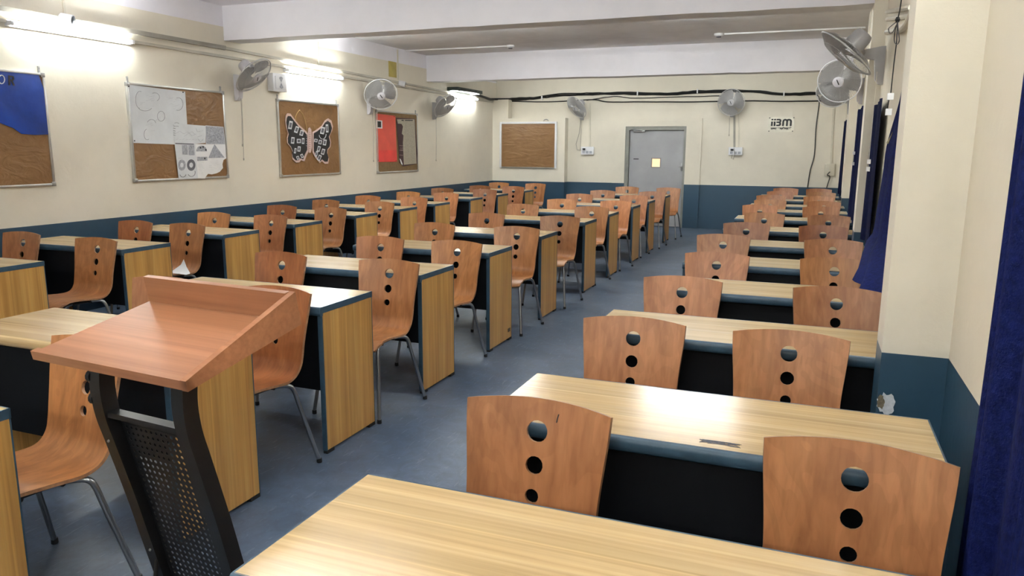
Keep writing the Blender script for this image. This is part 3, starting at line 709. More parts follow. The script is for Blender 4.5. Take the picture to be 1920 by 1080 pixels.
# ================================================================== FANS
def fan(plate, wall_n, head, n, label, rim='wire', body='fan_grey', cords=(), rad=0.235, motor=True):
    plate, wn, head, n = V(plate), V(wall_n), V(head), V(n).normalized()
    root = empty('wall_fan', plate, label, 'fan', 'wall fans')
    tang = V((0, 0, 1)).cross(wn).normalized()
    mb = MB(); prof = [(0, 0.10), (0.03, 0.10), (0.17, 0.075), (0.185, 0.045), (0.17, 0.02), (0.075, 0.0), (0.06, -0.15), (0.035, -0.185), (0, -0.19)]
    mb.prism([plate + wn * a + V((0, 0, z)) - tang * 0.035 for a, z in prof], tang * 0.07)
    brk = mb.build('wall_bracket', M[body], root)
    piv = plate + wn * 0.16 + V((0, 0, 0.05))
    mb = MB(); mb.tube([piv, (piv + head - n * 0.11) / 2 + V((0, 0, 0.0)), head - n * 0.11], 0.022, 10); mb.lathe([(-0.042, 0.014), (0.042, 0.014)], piv, tang, 12); mb.build('tilt_arm', M[body], root)
    mb = MB(); mb.lathe([(-0.19, 0.035), (-0.185, 0.06), (-0.16, 0.072), (-0.09, 0.076), (-0.055, 0.070), (-0.05, 0.03)], head, n, 20); mb.build('motor_housing', M[body], root)
    a = n.orthogonal().normalized(); b = n.cross(a)
    mb = MB(); nw = 64
    for k in range(nw):
        t = 2 * math.pi * k / nw; d = a * math.cos(t) + b * math.sin(t)
        t2 = t + 0.28; d2 = a * math.cos(t2) + b * math.sin(t2)
        mb.tube([head + d * rad, head + (d * 0.5 + d2 * 0.5).normalized() * rad * 0.72 + n * 0.042, head + d2 * 0.055 + n * 0.055], 0.0014, 3, cap=False)
        mb.tube([head + d * rad, head + d * rad * 0.75 - n * 0.042, head + d * 0.06 - n * 0.05], 0.0011, 3, cap=False)
    for rr_, hh in ((rad * 0.72, 0.042), (rad * 0.75, -0.042)):
        mb.tube([head + (a * math.cos(2 * math.pi * k / 40) + b * math.sin(2 * math.pi * k / 40)) * rr_ + n * hh for k in range(40)], 0.0015, 4, closed=True)
    cg = mb.build('cage', M['wire'], root, angle=60)
    mb = MB(); mb.tube([head + (a * math.cos(2 * math.pi * k / 48) + b * math.sin(2 * math.pi * k / 48)) * rad for k in range(48)], 0.0065, 8, closed=True); mb.build('rim_ring', M[rim], cg, angle=60)
    mb = MB(); mb.lathe([(0.045, 0.058), (0.058, 0.058), (0.062, 0.05), (0.063, 0.0)], head, n, 24, 0)
    c = head + n * 0.0637; tdir = (a * 0.8 + b * 0.6) if abs(a.z) < 0.5 else (b * 0.9 + a * 0.35)
    up = n.cross(tdir)
    mb.face([c + tdir * 0.032 + up * 0.006, c - tdir * 0.032 + up * 0.006, c - tdir * 0.032 - up * 0.006, c + tdir * 0.032 - up * 0.006], 1)
    mb.build('hub_cap', [M[body], M['ink_d']], root)
    for k in range(3):
        mb = MB(); t0 = k * 2 * math.pi / 3 + 0.3; rows = []
        for j in range(7):
            r = 0.04 + (rad - 0.055) * j / 6; wdt = 0.72 + 0.25 * math.sin(math.pi * (0.25 + 0.6 * j / 6)); row = []
            for i in range(7):
                th = t0 + (i / 6 - 0.5) * 2 * wdt + 0.25 * j / 6; row.append(mb.bm.verts.new(head + (a * math.cos(th) + b * math.sin(th)) * r + n * ((i / 6 - 0.5) * 0.045)))
            rows.append(row)
        for j in range(6):
            for i in range(6): mb.bm.faces.new((rows[j][i], rows[j][i + 1], rows[j + 1][i + 1], rows[j + 1][i]))
        bmesh.ops.solidify(mb.bm, geom=mb.bm.faces[:], thickness=0.002)
        mb.build('blade', M['fan_blade'], root, angle=50)
    for p, q in cords:
        mb = MB(); mb.tube([p, (V(p) + V(q)) / 2 + V((0, 0.004, 0)), q], 0.0034, 5); mb.lathe([(0, 0.006), (0.02, 0.008), (0.03, 0.003)], q, (0, 0, -1), 8); mb.build('pull_cord', M['pvc_d'], root)
    return root
def nview(p, toward, right, up):
    vd = (CAM - V(p)).normalized(); rt = vd.cross(V((0, 0, 1))).normalized() * -1; upv = rt.cross(vd) * -1
    if upv.z < 0: upv = -upv
    return vd * toward + rt * right + upv * up
HX = XW + 0.30
hd = onX(476, 141, HX); fan(wy(442, 157), (1, 0, 0), hd, nview(hd, 0.45, 0.60, -0.66), 'lilac-grey wall fan tilted down above the paper-covered board', 'wire', 'fan_lilac', [(wy(445, 181) + V((0.05, 0, 0)), wy(448, 270) + V((0.05, 0, 0))), (wy(449, 181) + V((0.03, 0, 0)), wy(453, 296) + V((0.03, 0, 0)))])
hd = onX(714, 177, HX); fan(wy(690, 190), (1, 0, 0), hd, nview(hd, 0.88, 0.10, -0.46), 'white-rimmed wall fan facing the camera above the red poster board', 'white_pl', 'fan_lilac', [(wy(693, 207) + V((0.05, 0, 0)), wy(695, 300) + V((0.05, 0, 0)))])
hd = onX(835, 198, HX); fan(wy(812, 203), (1, 0, 0), hd, nview(hd, 0.5, 0.62, -0.6), 'grey wall fan beside the far left tube light', 'wire', 'fan_grey', [(wy(813, 219) + V((0.05, 0, 0)), wy(813, 299) + V((0.05, 0, 0)))])
wb = lambda u, v, o=0.0: onY(u, v, YW - o)
hd = wb(1081, 201, 0.30); fan(wb(1092, 207), (0, -1, 0), hd, nview(hd, 0.55, -0.63, -0.55), 'grey wall fan turned left on the far wall between pin board and door', 'wire', 'fan_grey', [(wb(1090, 222, 0.05), wb(1088, 278, 0.05))])
hd = wb(1371, 192, 0.30); fan(wb(1374, 200), (0, -1, 0), hd, nview(hd, 0.95, -0.15, -0.1), 'grey wall fan facing the camera on the far wall right of the door', 'wire', 'fan_grey', [(wb(1368, 220, 0.05), wb(1367, 252, 0.05))])
hd = onY(1586, 100, 6.35); pl = onX(1659, 112, XR0); fan(pl, (-1, 0, 0), hd, nview(hd, 0.16, -0.66, -0.74), 'nearest grey wall fan seen edge-on under the beam at right', 'wire', 'fan_grey')
hd = onY(1574, 152, 9.45); pl = onX(1619, 164, 0.485); fan((0.485, 9.68, pl.z), (-1, 0, 0), hd, nview(hd, 0.92, -0.25, -0.2), 'middle wall fan of three at right, white rim, facing the camera', 'white_pl', 'fan_lilac')
hd = onY(1562, 173, 12.4); pl = onX(1602, 190, 0.50); fan((0.50, 12.6, pl.z), (-1, 0, 0), hd, nview(hd, 0.9, -0.1, -0.4), 'farthest wall fan at right, half hidden behind a nearer fan', 'white_pl', 'fan_grey')

# ================================================================== NOTICE BOARDS AND PINNED THINGS
def board_left(TL_, TR_, BL_, BR_, label, surf, frame='alu', y0=None, hooks=True):
    p = [wy(*q) for q in (TL_, TR_, BL_, BR_)]
    ya, yb = (p[0].y + p[2].y) / 2 if y0 is None else y0, (p[1].y + p[3].y) / 2
    zt, zb = (p[0].z + p[1].z) / 2, (p[2].z + p[3].z) / 2
    root = empty('notice_board', (XW, (ya + yb) / 2, zb), label, 'notice board', 'notice boards')
    mb = MB(); mb.box((XW, ya + 0.01, zb + 0.01), (XW + 0.02, yb - 0.01, zt - 0.01)); mb.build('board_surface', M[surf], root)
    mb = MB(); f = 0.022
    for a, b in (((XW, ya, zb), (XW + 0.03, yb, zb + f)), ((XW, ya, zt - f), (XW + 0.03, yb, zt)), ((XW, ya, zb + f), (XW + 0.03, ya + f, zt - f)), ((XW, yb - f, zb + f), (XW + 0.03, yb, zt - f))): mb.box(a, b, bev=0.004)
    mb.build('board_frame', M[frame], root)
    for y, z in ((ya, zb), (yb, zb), (ya, zt), (yb, zt)):
        mb = MB(); s, q = (1 if y == ya else -1), (1 if z == zb else -1)
        mb.box((XW, min(y - 0.003 * s, y + 0.035 * s), min(z - 0.003 * q, z + 0.035 * q)), (XW + 0.033, max(y - 0.003 * s, y + 0.035 * s), max(z - 0.003 * q, z + 0.035 * q)), bev=0.004); mb.build('corner_cap', M['steel'], root)
    if hooks:
        for y in (ya + 0.03, yb - 0.03):
            mb = MB(); mb.box((XW, y - 0.008, zt - 0.005), (XW + 0.012, y + 0.008, zt + 0.055)); mb.lathe([(0, 0.007), (0.006, 0.005)], (XW + 0.012, y, zt + 0.04), (1, 0, 0), 8); mb.build('hanger', M['steel'], root)
    return root, ya, yb, zt, zb
def wp(u, v, off=0.024): return onX(u, v, XW + off)
def sheet(mb, px, off, mi=0, th=0.0012):
    mb.prism([wp(u, v, off) for u, v in px], (th, 0, 0), mi)
def stroke(mb, px, off, r, mi, closed=False):
    mb.tube([wp(u, v, off) for u, v in px], r, 4, mi, closed=closed)
def arc(cx, cy, rx, ry, a0, a1, n=14, rot=0.0):
    out = []
    for k in range(n + 1):
        t = math.radians(a0 + (a1 - a0) * k / n); x, y = rx * math.cos(t), ry * math.sin(t)
        c, s = math.cos(math.radians(rot)), math.sin(math.radians(rot)); out.append((cx + x * c - y * s, cy + x * s + y * c))
    return out
# board 1 (cut by the left edge of the frame)
board_left((0, 137), (75, 130), (0, 355), (103, 346), 'notice board at the left edge with blue sheet over brown paper', 'brown', y0=wy(103, 346).y - 1.25)
mb = MB()
px = [(-70, 128), (0, 133), (72, 140), (86, 180), (90, 222), (92, 252), (66, 253), (40, 251), (24, 240), (0, 231), (-70, 225)]
sheet(mb, px, 0.026, 0, 0.003)
ys = [wp(u, v) for u, v in px]
def letter_box(px, off, mi): mb.prism([wp(u, v, off) for u, v in px], (0.002, 0, 0), mi)
stroke(mb, arc(3, 149, 5.5, 8, 0, 360, 16)[:-1], 0.031, 0.004, 1, True)
letter_box([(15, 141), (18.5, 141.5), (19.5, 160), (16, 160)], 0.030, 2); letter_box([(18.5, 141.5), (25, 142.5), (26.5, 146), (26.5, 149), (24, 151.5), (19, 151), (19, 148.5), (23, 148.5), (23, 145), (18.8, 144.5)], 0.030, 2); letter_box([(20, 151), (23.5, 151.3), (28, 160.5), (24.5, 160.5)], 0.030, 2)
tag(mb.build('blue_sheet', [M['bluesheet'], M['paper_w'], M['ink_d']], org=wp(0, 190)), 'torn glossy blue sheet with letters O R, hanging over the leftmost board', 'poster')
# board 2 with papers
board_left((234, 154), (416, 172), (248, 342), (426, 333), 'notice board in aluminium frame covered with grey sketches and printouts', 'brown')
mb = MB(); sheet(mb, [(239, 158), (347, 172), (351, 236), (327, 234), (330, 271), (249, 268)], 0.0265)
for a in (arc(262, 187, 8, 16, 90, 290), arc(272, 200, 13, 8, 20, 160), arc(290, 182, 9, 8, -120, 60), arc(334, 195, 9, 12, -110, 110), arc(302, 218, 7, 9.5, 0, 360), arc(284, 232, 8, 8, 200, 350), arc(276, 252, 6, 10, 60, 260), arc(331, 235, 6, 5, 180, 340)): stroke(mb, a, 0.0278, 0.0022, 1)
rr = random.Random(9)
for k in range(34):
    cx, cy = rr.choice([(272, 188), (276, 195), (322, 190), (280, 240), (300, 222), (326, 197)]); u0, v0 = cx + rr.uniform(-10, 10), cy + rr.uniform(-9, 9)
    stroke(mb, [(u0, v0), (u0 + rr.uniform(4, 11), v0 - rr.uniform(0, 3))], 0.0278, 0.0009, 2)
for u, v in ((241, 162), (343, 173), (252, 264)):
    c = wp(u, v, 0.028); mb.lathe([(0, 0.007), (0.006, 0.006), (0.008, 0.002)], c, (1, 0, 0), 10, 3)
tag(mb.build('sketch_sheet', [M['paper'], M['ink'], M['ink_l'], M['ink_d']], org=wp(300, 215)), 'large grey-white sheet of pencil sketches pinned at the board\'s upper left', 'paper')
mb = MB(); sheet(mb, [(325, 231), (386, 236), (385, 268), (366, 270), (327, 267)], 0.0285)
for k in range(9): stroke(mb, [(330 + 6 * k, 262 + rr.uniform(-1, 1)), (334 + 6 * k, 261 + rr.uniform(-1, 1))], 0.0300, 0.0012, 1)
stroke(mb, [(330, 250), (337, 246), (345, 251), (352, 247), (360, 255), (368, 251)], 0.0300, 0.0013, 1); stroke(mb, [(345, 256), (352, 251), (360, 247), (366, 252)], 0.03, 0.0012, 1)
for v in (236, 240, 245, 249, 253): stroke(mb, [(325, v), (329, v + 1)], 0.03, 0.0022, 2)
stroke(mb, [(330, 236.5), (335, 237)], 0.03, 0.002, 2)
for (u0, v0, u1, v1) in ((367, 240, 370, 247), (370, 247, 381, 245), (370, 257, 379, 254), (371, 260, 376, 266), (376, 266, 381, 262)): stroke(mb, [(u0, v0), (u1, v1)], 0.03, 0.0014, 1)
tag(mb.build('graph_sheet', [M['paper'], M['ink_l'], M['ink_d']], org=wp(350, 250)), 'small sheet with line graphs and handwriting pinned in the board\'s middle', 'paper')
mb = MB(); sheet(mb, [(385, 235), (419, 238), (422.5, 271), (386, 270)], 0.029)
mb.prism([wp(u, v, 0.0303) for u, v in ((386, 236.5), (418.5, 239), (421.5, 270), (387, 269.5))], (0.0004, 0, 0), 1)
for k in range(40):
    u0, v0 = rr.uniform(388, 419), rr.uniform(240, 267); stroke(mb, [(u0, v0), (u0 + rr.uniform(1, 3), v0 + rr.uniform(-1.5, 1.5))], 0.031, 0.0017, 2 if k % 2 else 0)
tag(mb.build('photo_print', [M['paper'], M['ink_l'], M['ink']], org=wp(403, 253)), 'square dark speckled printout at the board\'s right edge', 'paper')
mb = MB(); sheet(mb, [(327, 267), (366, 269), (368, 297), (371, 334), (335, 336), (331, 300)], 0.030)
mb.prism([wp(u, v, 0.0313) for u, v in ((328.5, 267.8), (363.5, 269.5), (363.5, 271.5), (328.7, 270))], (0.0004, 0, 0), 2)
for a, b in (((341, 271.5), (351.5, 290)), ((353, 272), (364, 291))): mb.prism([wp(u, v, 0.0313) for u, v in ((a[0], a[1]), (b[0], a[1] + .5), (b[0] + 1, b[1]), (a[0] + 1, b[1]))], (0.0004, 0, 0), 1)
def ring(cx, cy, ro, ri, ry, mi):
    o_ = arc(cx, cy, ro, ro * ry, 0, 360, 20)[:-1]; i_ = arc(cx, cy, ri, ri * ry, 0, 360, 20)[:-1]
    for k in range(20): mb.face([wp(*o_[k], 0.0315), wp(*o_[(k + 1) % 20], 0.0315), wp(*i_[(k + 1) % 20], 0.0315), wp(*i_[k], 0.0315)], mi)
ring(341, 309.5, 7.2, 3.2, 1.45, 1); ring(358.5, 309.5, 8, 3.6, 1.35, 2)
stroke(mb, arc(343, 325, 6, 7, 20, 160), 0.0318, 0.003, 2); stroke(mb, arc(359, 323, 7, 8, -20, 150), 0.0318, 0.003, 2)
for v in (296, 297.5): stroke(mb, [(334, v), (343, v + 0.3)], 0.0316, 0.001, 1)
tag(mb.build('chart_sheet', [M['paper'], M['ink_l'], M['ink']], org=wp(349, 302)), 'printout with two ring charts pinned at the board\'s bottom middle', 'paper')
mb = MB(); sheet(mb, [(366, 270), (422.5, 271), (424, 297), (419, 300), (417, 308), (418, 315), (412, 322), (406, 325), (397, 327), (390, 326), (386, 331), (384, 335), (371, 334), (368, 297)], 0.0295)
mb.prism([wp(u, v, 0.0309) for u, v in ((402, 270.5), (421, 295.5), (390.5, 296.5))], (0.0004, 0, 0), 1)
mb.prism([wp(u, v, 0.0309) for u, v in arc(378, 283, 10, 10, 175, 365, 14)], (0.0004, 0, 0), 1)
mb.prism([wp(u, v, 0.0309) for u, v in ((369, 294), (389, 294), (389, 301), (370, 302))], (0.0004, 0, 0), 1)
for u, v in ((376, 277), (381, 275.5), (386, 281), (384, 297)): mb.prism([wp(a, b, 0.0313) for a, b in arc(u, v, 1.6, 1.8, 0, 360, 8)[:-1]], (0.0004, 0, 0), 2)
for k in range(9): stroke(mb, [(371 + rr.uniform(0, 2), 304 + 2.7 * k), (380 + rr.uniform(-2, 4), 304.5 + 2.7 * k)], 0.031, 0.0008, 1)
for k in range(14): 
    u0, v0 = rr.uniform(392, 408), rr.uniform(301, 318); stroke(mb, [(u0, v0), (u0 + 5, v0)], 0.031, 0.0006, 1)
tag(mb.build('torn_sheet', [M['paper_w'], M['ink_l'], M['ink_d']], org=wp(395, 300)), 'torn white sheet with a grey triangle at the board\'s lower right', 'paper')
# board 3: butterfly
board_left((515, 184), (632, 197), (525, 331), (636, 327), 'notice board wrapped in brown paper carrying a black butterfly', 'brown')
def bz(x, y): return (520 + x * 120 / 997, 190 + y * 130 / 1080)
LWg = [(150, 185), (200, 190), (260, 270), (340, 370), (450, 470), (490, 520), (490, 770), (450, 850), (420, 935), (395, 930), (370, 915), (340, 950), (290, 955), (235, 900), (225, 830), (235, 790), (205, 715), (150, 650), (145, 570), (165, 500), (140, 420), (120, 300), (130, 220)]
RWg = [(545, 480), (600, 450), (690, 380), (740, 300), (790, 265), (840, 300), (865, 390), (850, 460), (810, 540), (835, 640), (825, 710), (785, 760), (780, 820), (805, 900), (790, 970), (740, 975), (690, 930), (660, 965), (590, 880), (545, 790)]
def shrink(P, k):
    cx = sum(p[0] for p in P) / len(P); cy = sum(p[1] for p in P) / len(P); return [(cx + (x - cx) * k, cy + (y - cy) * (k + 0.02)) for x, y in P]
mb = MB()
for Wg in (LWg, RWg):
    mb.prism([wp(*bz(*p), 0.027) for p in Wg], (0.003, 0, 0), 0)
    mb.prism([wp(*bz(*p), 0.0305) for p in shrink(Wg, 0.88)], (0.001, 0, 0), 1)
mb.prism([wp(*bz(*p), 0.031) for p in ((480, 420), (500, 405), (525, 440), (535, 560), (535, 720), (515, 800), (490, 800), (480, 700), (475, 520))], (0.005, 0, 0), 0)
for k in range(9): stroke(mb, [bz(495, 480 + 32 * k), bz(515, 484 + 32 * k)], 0.0363, 0.0022, 4)
stroke(mb, [bz(*p) for p in ((290, 310), (280, 250), (310, 180), (345, 135), (390, 190), (430, 290), (455, 400), (460, 470))], 0.030, 0.0045, 3)
def tile(x, y, w_, h_, mi=2, rot=8):
    c, s = math.cos(math.radians(rot)), math.sin(math.radians(rot))
    for k, m_, o in ((1.0, mi, 0.032), (0.62, 5, 0.0328)):
        mb.prism([wp(*bz(x + (a * w_ * k) * c - (b * h_ * k) * s, y + (a * w_ * k) * s + (b * h_ * k) * c), o) for a, b in ((-.5, -.5), (.5, -.5), (.5, .5), (-.5, .5))], (0.0005, 0, 0), m_)
for x, y, w_, h_, r in ((205, 370, 55, 125, 10), (300, 440, 55, 100, 18), (378, 492, 55, 85, 14), (240, 608, 50, 100, 5), (335, 618, 62, 65, 0), (402, 618, 38, 90, 2), (278, 770, 30, 80, 10), (338, 742, 45, 80, 6), (320, 880, 40, 55, -20), (385, 850, 40, 60, -25), (775, 422, 38, 125, -3), (705, 455, 60, 110, 12), (600, 610, 50, 50, 10), (668, 635, 50, 65, 12), (738, 640, 50, 90, 8), (645, 740, 45, 85, 14), (712, 785, 50, 90, 16), (610, 818, 35, 80, 14), (655, 880, 48, 90, 22)): tile(x, y, w_, h_, 2, r)
stroke(mb, arc(*bz(705, 510), 6.5, 9.5, 0, 170), 0.0335, 0.004, 2)
for k in range(6): stroke(mb, [bz(448, 500 + 38 * k), bz(462, 505 + 38 * k)], 0.033, 0.0018, 2)
tag(mb.build('butterfly_cutout', [M['pink'], M['ink_d'], M['paper'], M['gold'], M['maroon'], M['ink']], org=wp(578, 258)), 'black paper butterfly with pink edging and small pasted pictures', 'decoration')
# board 4: red poster and newspaper
board_left((704, 207), (780, 213), (705, 325), (782, 321), 'narrow notice board with red poster and old newspaper below a fan', 'cork')
def nz(x, y): return (700 + x / 9, 205 + y / 9)
mb = MB(); sheet(mb, [nz(*p) for p in ((45, 70), (370, 110), (400, 885), (70, 890))], 0.026, 0)
mb.prism([wp(*nz(*p), 0.0275) for p in ((75, 690), (392, 690), (399, 882), (73, 886))], (0.0006, 0, 0), 3)
mb.prism([wp(*nz(*p), 0.028) for p in ((50, 178), (150, 190), (152, 325), (55, 320))], (0.001, 0, 0), 1); mb.prism([wp(*nz(*p), 0.0292) for p in ((65, 200), (130, 205), (132, 305), (68, 303))], (0.0005, 0, 0), 2)
for u, v in ((352, 124), (82, 858), (382, 868)): mb.lathe([(0, 0.007), (0.006, 0.005)], wp(*nz(u, v), 0.028), (1, 0, 0), 8, 2)
tag(mb.build('red_poster', [M['red'], M['paper_w'], M['ink_d'], plain('brighter_red_strip', (0.72, 0.05, 0.04), 0.5)], org=wp(724, 258)), 'plain red poster with tiny framed black picture at its left edge', 'poster')
mb = MB(); sheet(mb, [nz(*p) for p in ((385, 140), (700, 160), (745, 740), (735, 920), (500, 965), (440, 900))], 0.0265, 0, 0.002)
mb.prism([wp(*nz(*p), 0.029) for p in ((398, 168), (695, 168), (728, 915), (515, 935), (500, 560), (510, 440), (480, 410), (500, 290), (475, 245), (415, 240))], (0.001, 0, 0), 1)
for x0, x1 in ((475, 515), (535, 665)):
    mb.prism([wp(*nz(*p), 0.0303) for p in ((x0, 178), (x1, 178), (x1, 196), (x0, 196))], (0.0004, 0, 0), 2)
for k in range(46):
    y = 225 + 15 * k; xa = 525 + rr.uniform(0, 6); xb = 690 + (y - 225) * 0.04
    for a, b in ((xa, (xa + xb) / 2 - 6), ((xa + xb) / 2 + 6, xb - 4)): stroke(mb, [nz(a, y), nz(b, y)], 0.0303, 0.0010, 3)
for y in (610, 690, 770): stroke(mb, [nz(440, y), nz(500, y + 6)], 0.029, 0.0025, 4)
for x in (465, 490): stroke(mb, [nz(x, 640), nz(x + 5, 700)], 0.029, 0.002, 4)
mb.prism([wp(*nz(*p), 0.0292) for p in ((440, 830), (462, 840), (492, 920), (490, 942), (470, 920))], (0.0006, 0, 0), 5)
tag(mb.build('newspaper_clipping', [M['maroon'], M['news'], M['ink_d'], M['ink'], M['pink'], M['paper_w']], org=wp(763, 260)), 'aged newspaper column on maroon backing, pinned right of the red poster', 'poster')
# board on the back wall
YB = YW - 0.2
q = [onY(u, v, YB) for u, v in ((938, 229), (1045, 228), (938, 314), (1044, 316))]
xa, xb, zt, zb = q[0].x, q[1].x, (q[0].z + q[1].z) / 2, (q[2].z + q[3].z) / 2; xa = max(xa, XW + 0.02)
root = empty('notice_board', ((xa + xb) / 2, YB, zb), 'plain brown pin board in white frame on the far wall', 'notice board', 'notice boards')
mb = MB(); mb.box((xa + 0.01, YB - 0.02, zb + 0.01), (xb - 0.01, YB, zt - 0.01)); mb.build('board_surface', M['brown'], root)
mb = MB(); f = 0.04
mb.box((xa, YB - 0.035, zb), (xa + f, YB, zt), bev=0.004); mb.box((xb - f, YB - 0.035, zb), (xb, YB, zt), bev=0.004); mb.box((xa + f, YB - 0.035, zt - f), (xb - f, YB, zt), bev=0.004); mb.box((xa + f, YB - 0.035, zb), (xb - f, YB, zb + 0.02), 1)
mb.build('board_frame', [M['white_pl'], M['frame_grey']], root)
h = onY(1024, 226, YB); mb = MB(); mb.tube([h + V((0.05 * math.cos(t / 8 * math.pi), -0.015, 0.035 * math.sin(t / 8 * math.pi) - 0.01)) for t in range(9)], 0.008, 6); mb.build('hanger', M['steel'], root)
# logo plate
q0, q1 = wb(1441, 220), wb(1488, 248)
root = empty('logo_plate', ((q0.x + q1.x) / 2, YW, q1.z), 'clear wall plate with black iiBM lettering and a line of Hindi text', 'sign')
mb = MB(); mb.box((q0.x, YW - 0.006, q1.z), (q1.x, YW, q0.z)); mb.build('plate', plain('pale_acrylic', (0.74, 0.70, 0.58), 0.2), root)
mb = MB()
for u, v in ((1443.5, 220.8), (1488.8, 219.5), (1441.6, 246), (1486, 246)):
    c = wb(u, v); mb.lathe([(0, 0.010), (0.012, 0.009)], (min(max(c.x, q0.x + .012), q1.x - .012), YW - 0.006, min(max(c.z, q1.z + .012), q0.z - .012)), (0, -1, 0), 8)
mb.build('plate_screw', M['ink_d'], root)
def gz(x, y): p = wb(1430 + x * 70 / 1512, 210 + y * 50 / 1080); return V((p.x, YW - 0.0062, p.z))
def gp(pts): mb.prism([gz(*p) for p in pts], (0, -0.004, 0))
mb = MB()
gp([(362, 280), (438, 280), (428, 338), (352, 338)]); gp([(470, 280), (545, 280), (536, 338), (460, 338)])
gp([(345, 388), (418, 388), (405, 570), (330, 570)]); gp([(452, 388), (525, 388), (515, 570), (440, 570)])
gp([(570, 280), (700, 280), (745, 300), (762, 340), (755, 390), (735, 425), (750, 460), (742, 520), (715, 555), (665, 572), (545, 572), (550, 512), (640, 510), (672, 490), (672, 465), (640, 448), (556, 446), (562, 388), (650, 386), (688, 372), (690, 350), (660, 340), (565, 338)])
gp([(780, 572), (800, 380), (825, 320), (880, 283), (940, 280), (985, 300), (1030, 280), (1110, 282), (1160, 305), (1185, 350), (1188, 400), (1168, 572), (1095, 572), (1110, 380), (1085, 345), (1045, 350), (1028, 385), (1015, 572), (940, 572), (955, 385), (935, 348), (895, 350), (873, 385), (858, 572)])
mb.build('lettering', M['ink_d'], root)
try:
    cu = bpy.data.curves.new('hindi_line', 'FONT'); cu.body = 'पुरुषार्थ शान्ति समृद्धि'; cu.size = 1.0; cu.extrude = 0.0; cu.offset = 0.06
    tmp = bpy.data.objects.new('hindi_line', cu); COL.objects.link(tmp)
    dg = bpy.context.evaluated_depsgraph_get(); me = bpy.data.meshes.new_from_object(tmp.evaluated_get(dg)); bpy.data.objects.remove(tmp)
    me.name = 'hindi_line'
    xs = [v.co.x for v in me.vertices]; ys_ = [v.co.y for v in me.vertices]
    a, b = gz(325, 610), gz(1165, 725)
    for v in me.vertices:
        fx = (v.co.x - min(xs)) / (max(xs) - min(xs)); fy = (v.co.y - min(ys_)) / (max(ys_) - min(ys_))
        v.co = V((a.x + (b.x - a.x) * fx, YW - 0.0085, b.z + (a.z - b.z) * fy)) - wloc(root)
    me.materials.clear(); me.materials.append(M['ink_d'])
    o = bpy.data.objects.new('hindi_line', me); COL.objects.link(o); o.parent = root
except Exception as ex:
    print('text', ex)

# ================================================================== WALL FITTINGS
def pipe(name, path, r, mat_, label, cat, seg=8, group=None):
    mb = MB(); c = V(path[0]); mb.tube(path, r, seg); return tag(mb.build(name, M[mat_], org=c), label, cat, group)
def trunk(name, a, b, w_, d, nrm, mat_, label):
    a, b, nrm = V(a), V(b), V(nrm); t = (b - a).normalized(); s = nrm.cross(t).normalized()
    mb = MB(); mb.prism([a + s * w_ / 2, a - s * w_ / 2, a - s * w_ / 2 + nrm * d, a + s * w_ / 2 + nrm * d], b - a)
    return tag(mb.build(name, M[mat_], org=a), label, 'conduit', 'cable trunking')
zc = [wy(u, v) for u, v in ((0, 13), (420, 90), (760, 150), (925, 188))]
y9 = YW - 0.21
trunk('cable_trunking', (XW, 0.0, zc[0].z + 0.0), (XW, zc[1].y, zc[1].z), 0.042, 0.03, (1, 0, 0), 'pvc_d', 'upper grey cable trunking along the near half of the left wall')
trunk('cable_trunking', (XW, zc[1].y, zc[1].z), (XW, y9, zc[3].z - 0.02), 0.03, 0.024, (1, 0, 0), 'pvc_m', 'upper thin cable trunking along the far half of the left wall')
l2 = [wy(u, v) for u, v in ((242, 73), (430, 108), (700, 160))]
trunk('cable_trunking', (XW, 0.0, l2[0].z), (XW, l2[1].y, l2[1].z), 0.028, 0.024, (1, 0, 0), 'pvc_m', 'lower thin cable trunking above the near left tube light')
trunk('cable_trunking', (XW, l2[1].y, l2[1].z), (XW, y9, wy(925, 190).z - 0.02), 0.028, 0.024, (1, 0, 0), 'pvc_m', 'lower thin cable trunking passing behind the left wall fans')
for (u0, v0, u1, v1, nm) in ((116, 0, 122, 34, 'vertical white conduit above the small wall camera'), (594, 78, 597, 124, 'vertical white conduit above the middle left tube light'), (744, 92, 746, 150, 'thin vertical conduit beside the yellow plate')):
    A, B = wy(u0, v0), wy(u1, v1); yv = (A.y + B.y) / 2; trunk('wall_conduit', (XW, yv, min(A.z, ZC - 0.02) if v0 > 0 else ZC), (XW, yv, B.z), 0.018, 0.016, (1, 0, 0), 'pvc', nm)
def camera_dome(p, out, label):
    root = empty('security_camera', p, label, 'camera'); p, out = V(p), V(out)
    mb = MB(); mb.lathe([(0, 0.045), (0.02, 0.045), (0.025, 0.03)], p, out, 16); mb.build('mount', M['white_pl'], root)
    d = (out + V((0, 0.55, -0.25))).normalized(); c = p + out * 0.05
    mb = MB(); mb.lathe([(-0.05, 0.03), (-0.045, 0.042), (0.05, 0.045), (0.055, 0.04)], c, d, 18); mb.build('camera_body', M['white_pl'], root)
    mb = MB(); mb.lathe([(0.055, 0.039), (0.060, 0.030), (0.061, 0.0)], c, d, 18); mb.build('lens', plain('smoked_lens', (0.10, 0.11, 0.13), 0.2), root)
camera_dome(wy(117, 36), (1, 0, 0), 'small white security camera above the upper left tube light')
camera_dome(wy(748, 157), (1, 0, 0), 'small white security camera below the yellow plate')
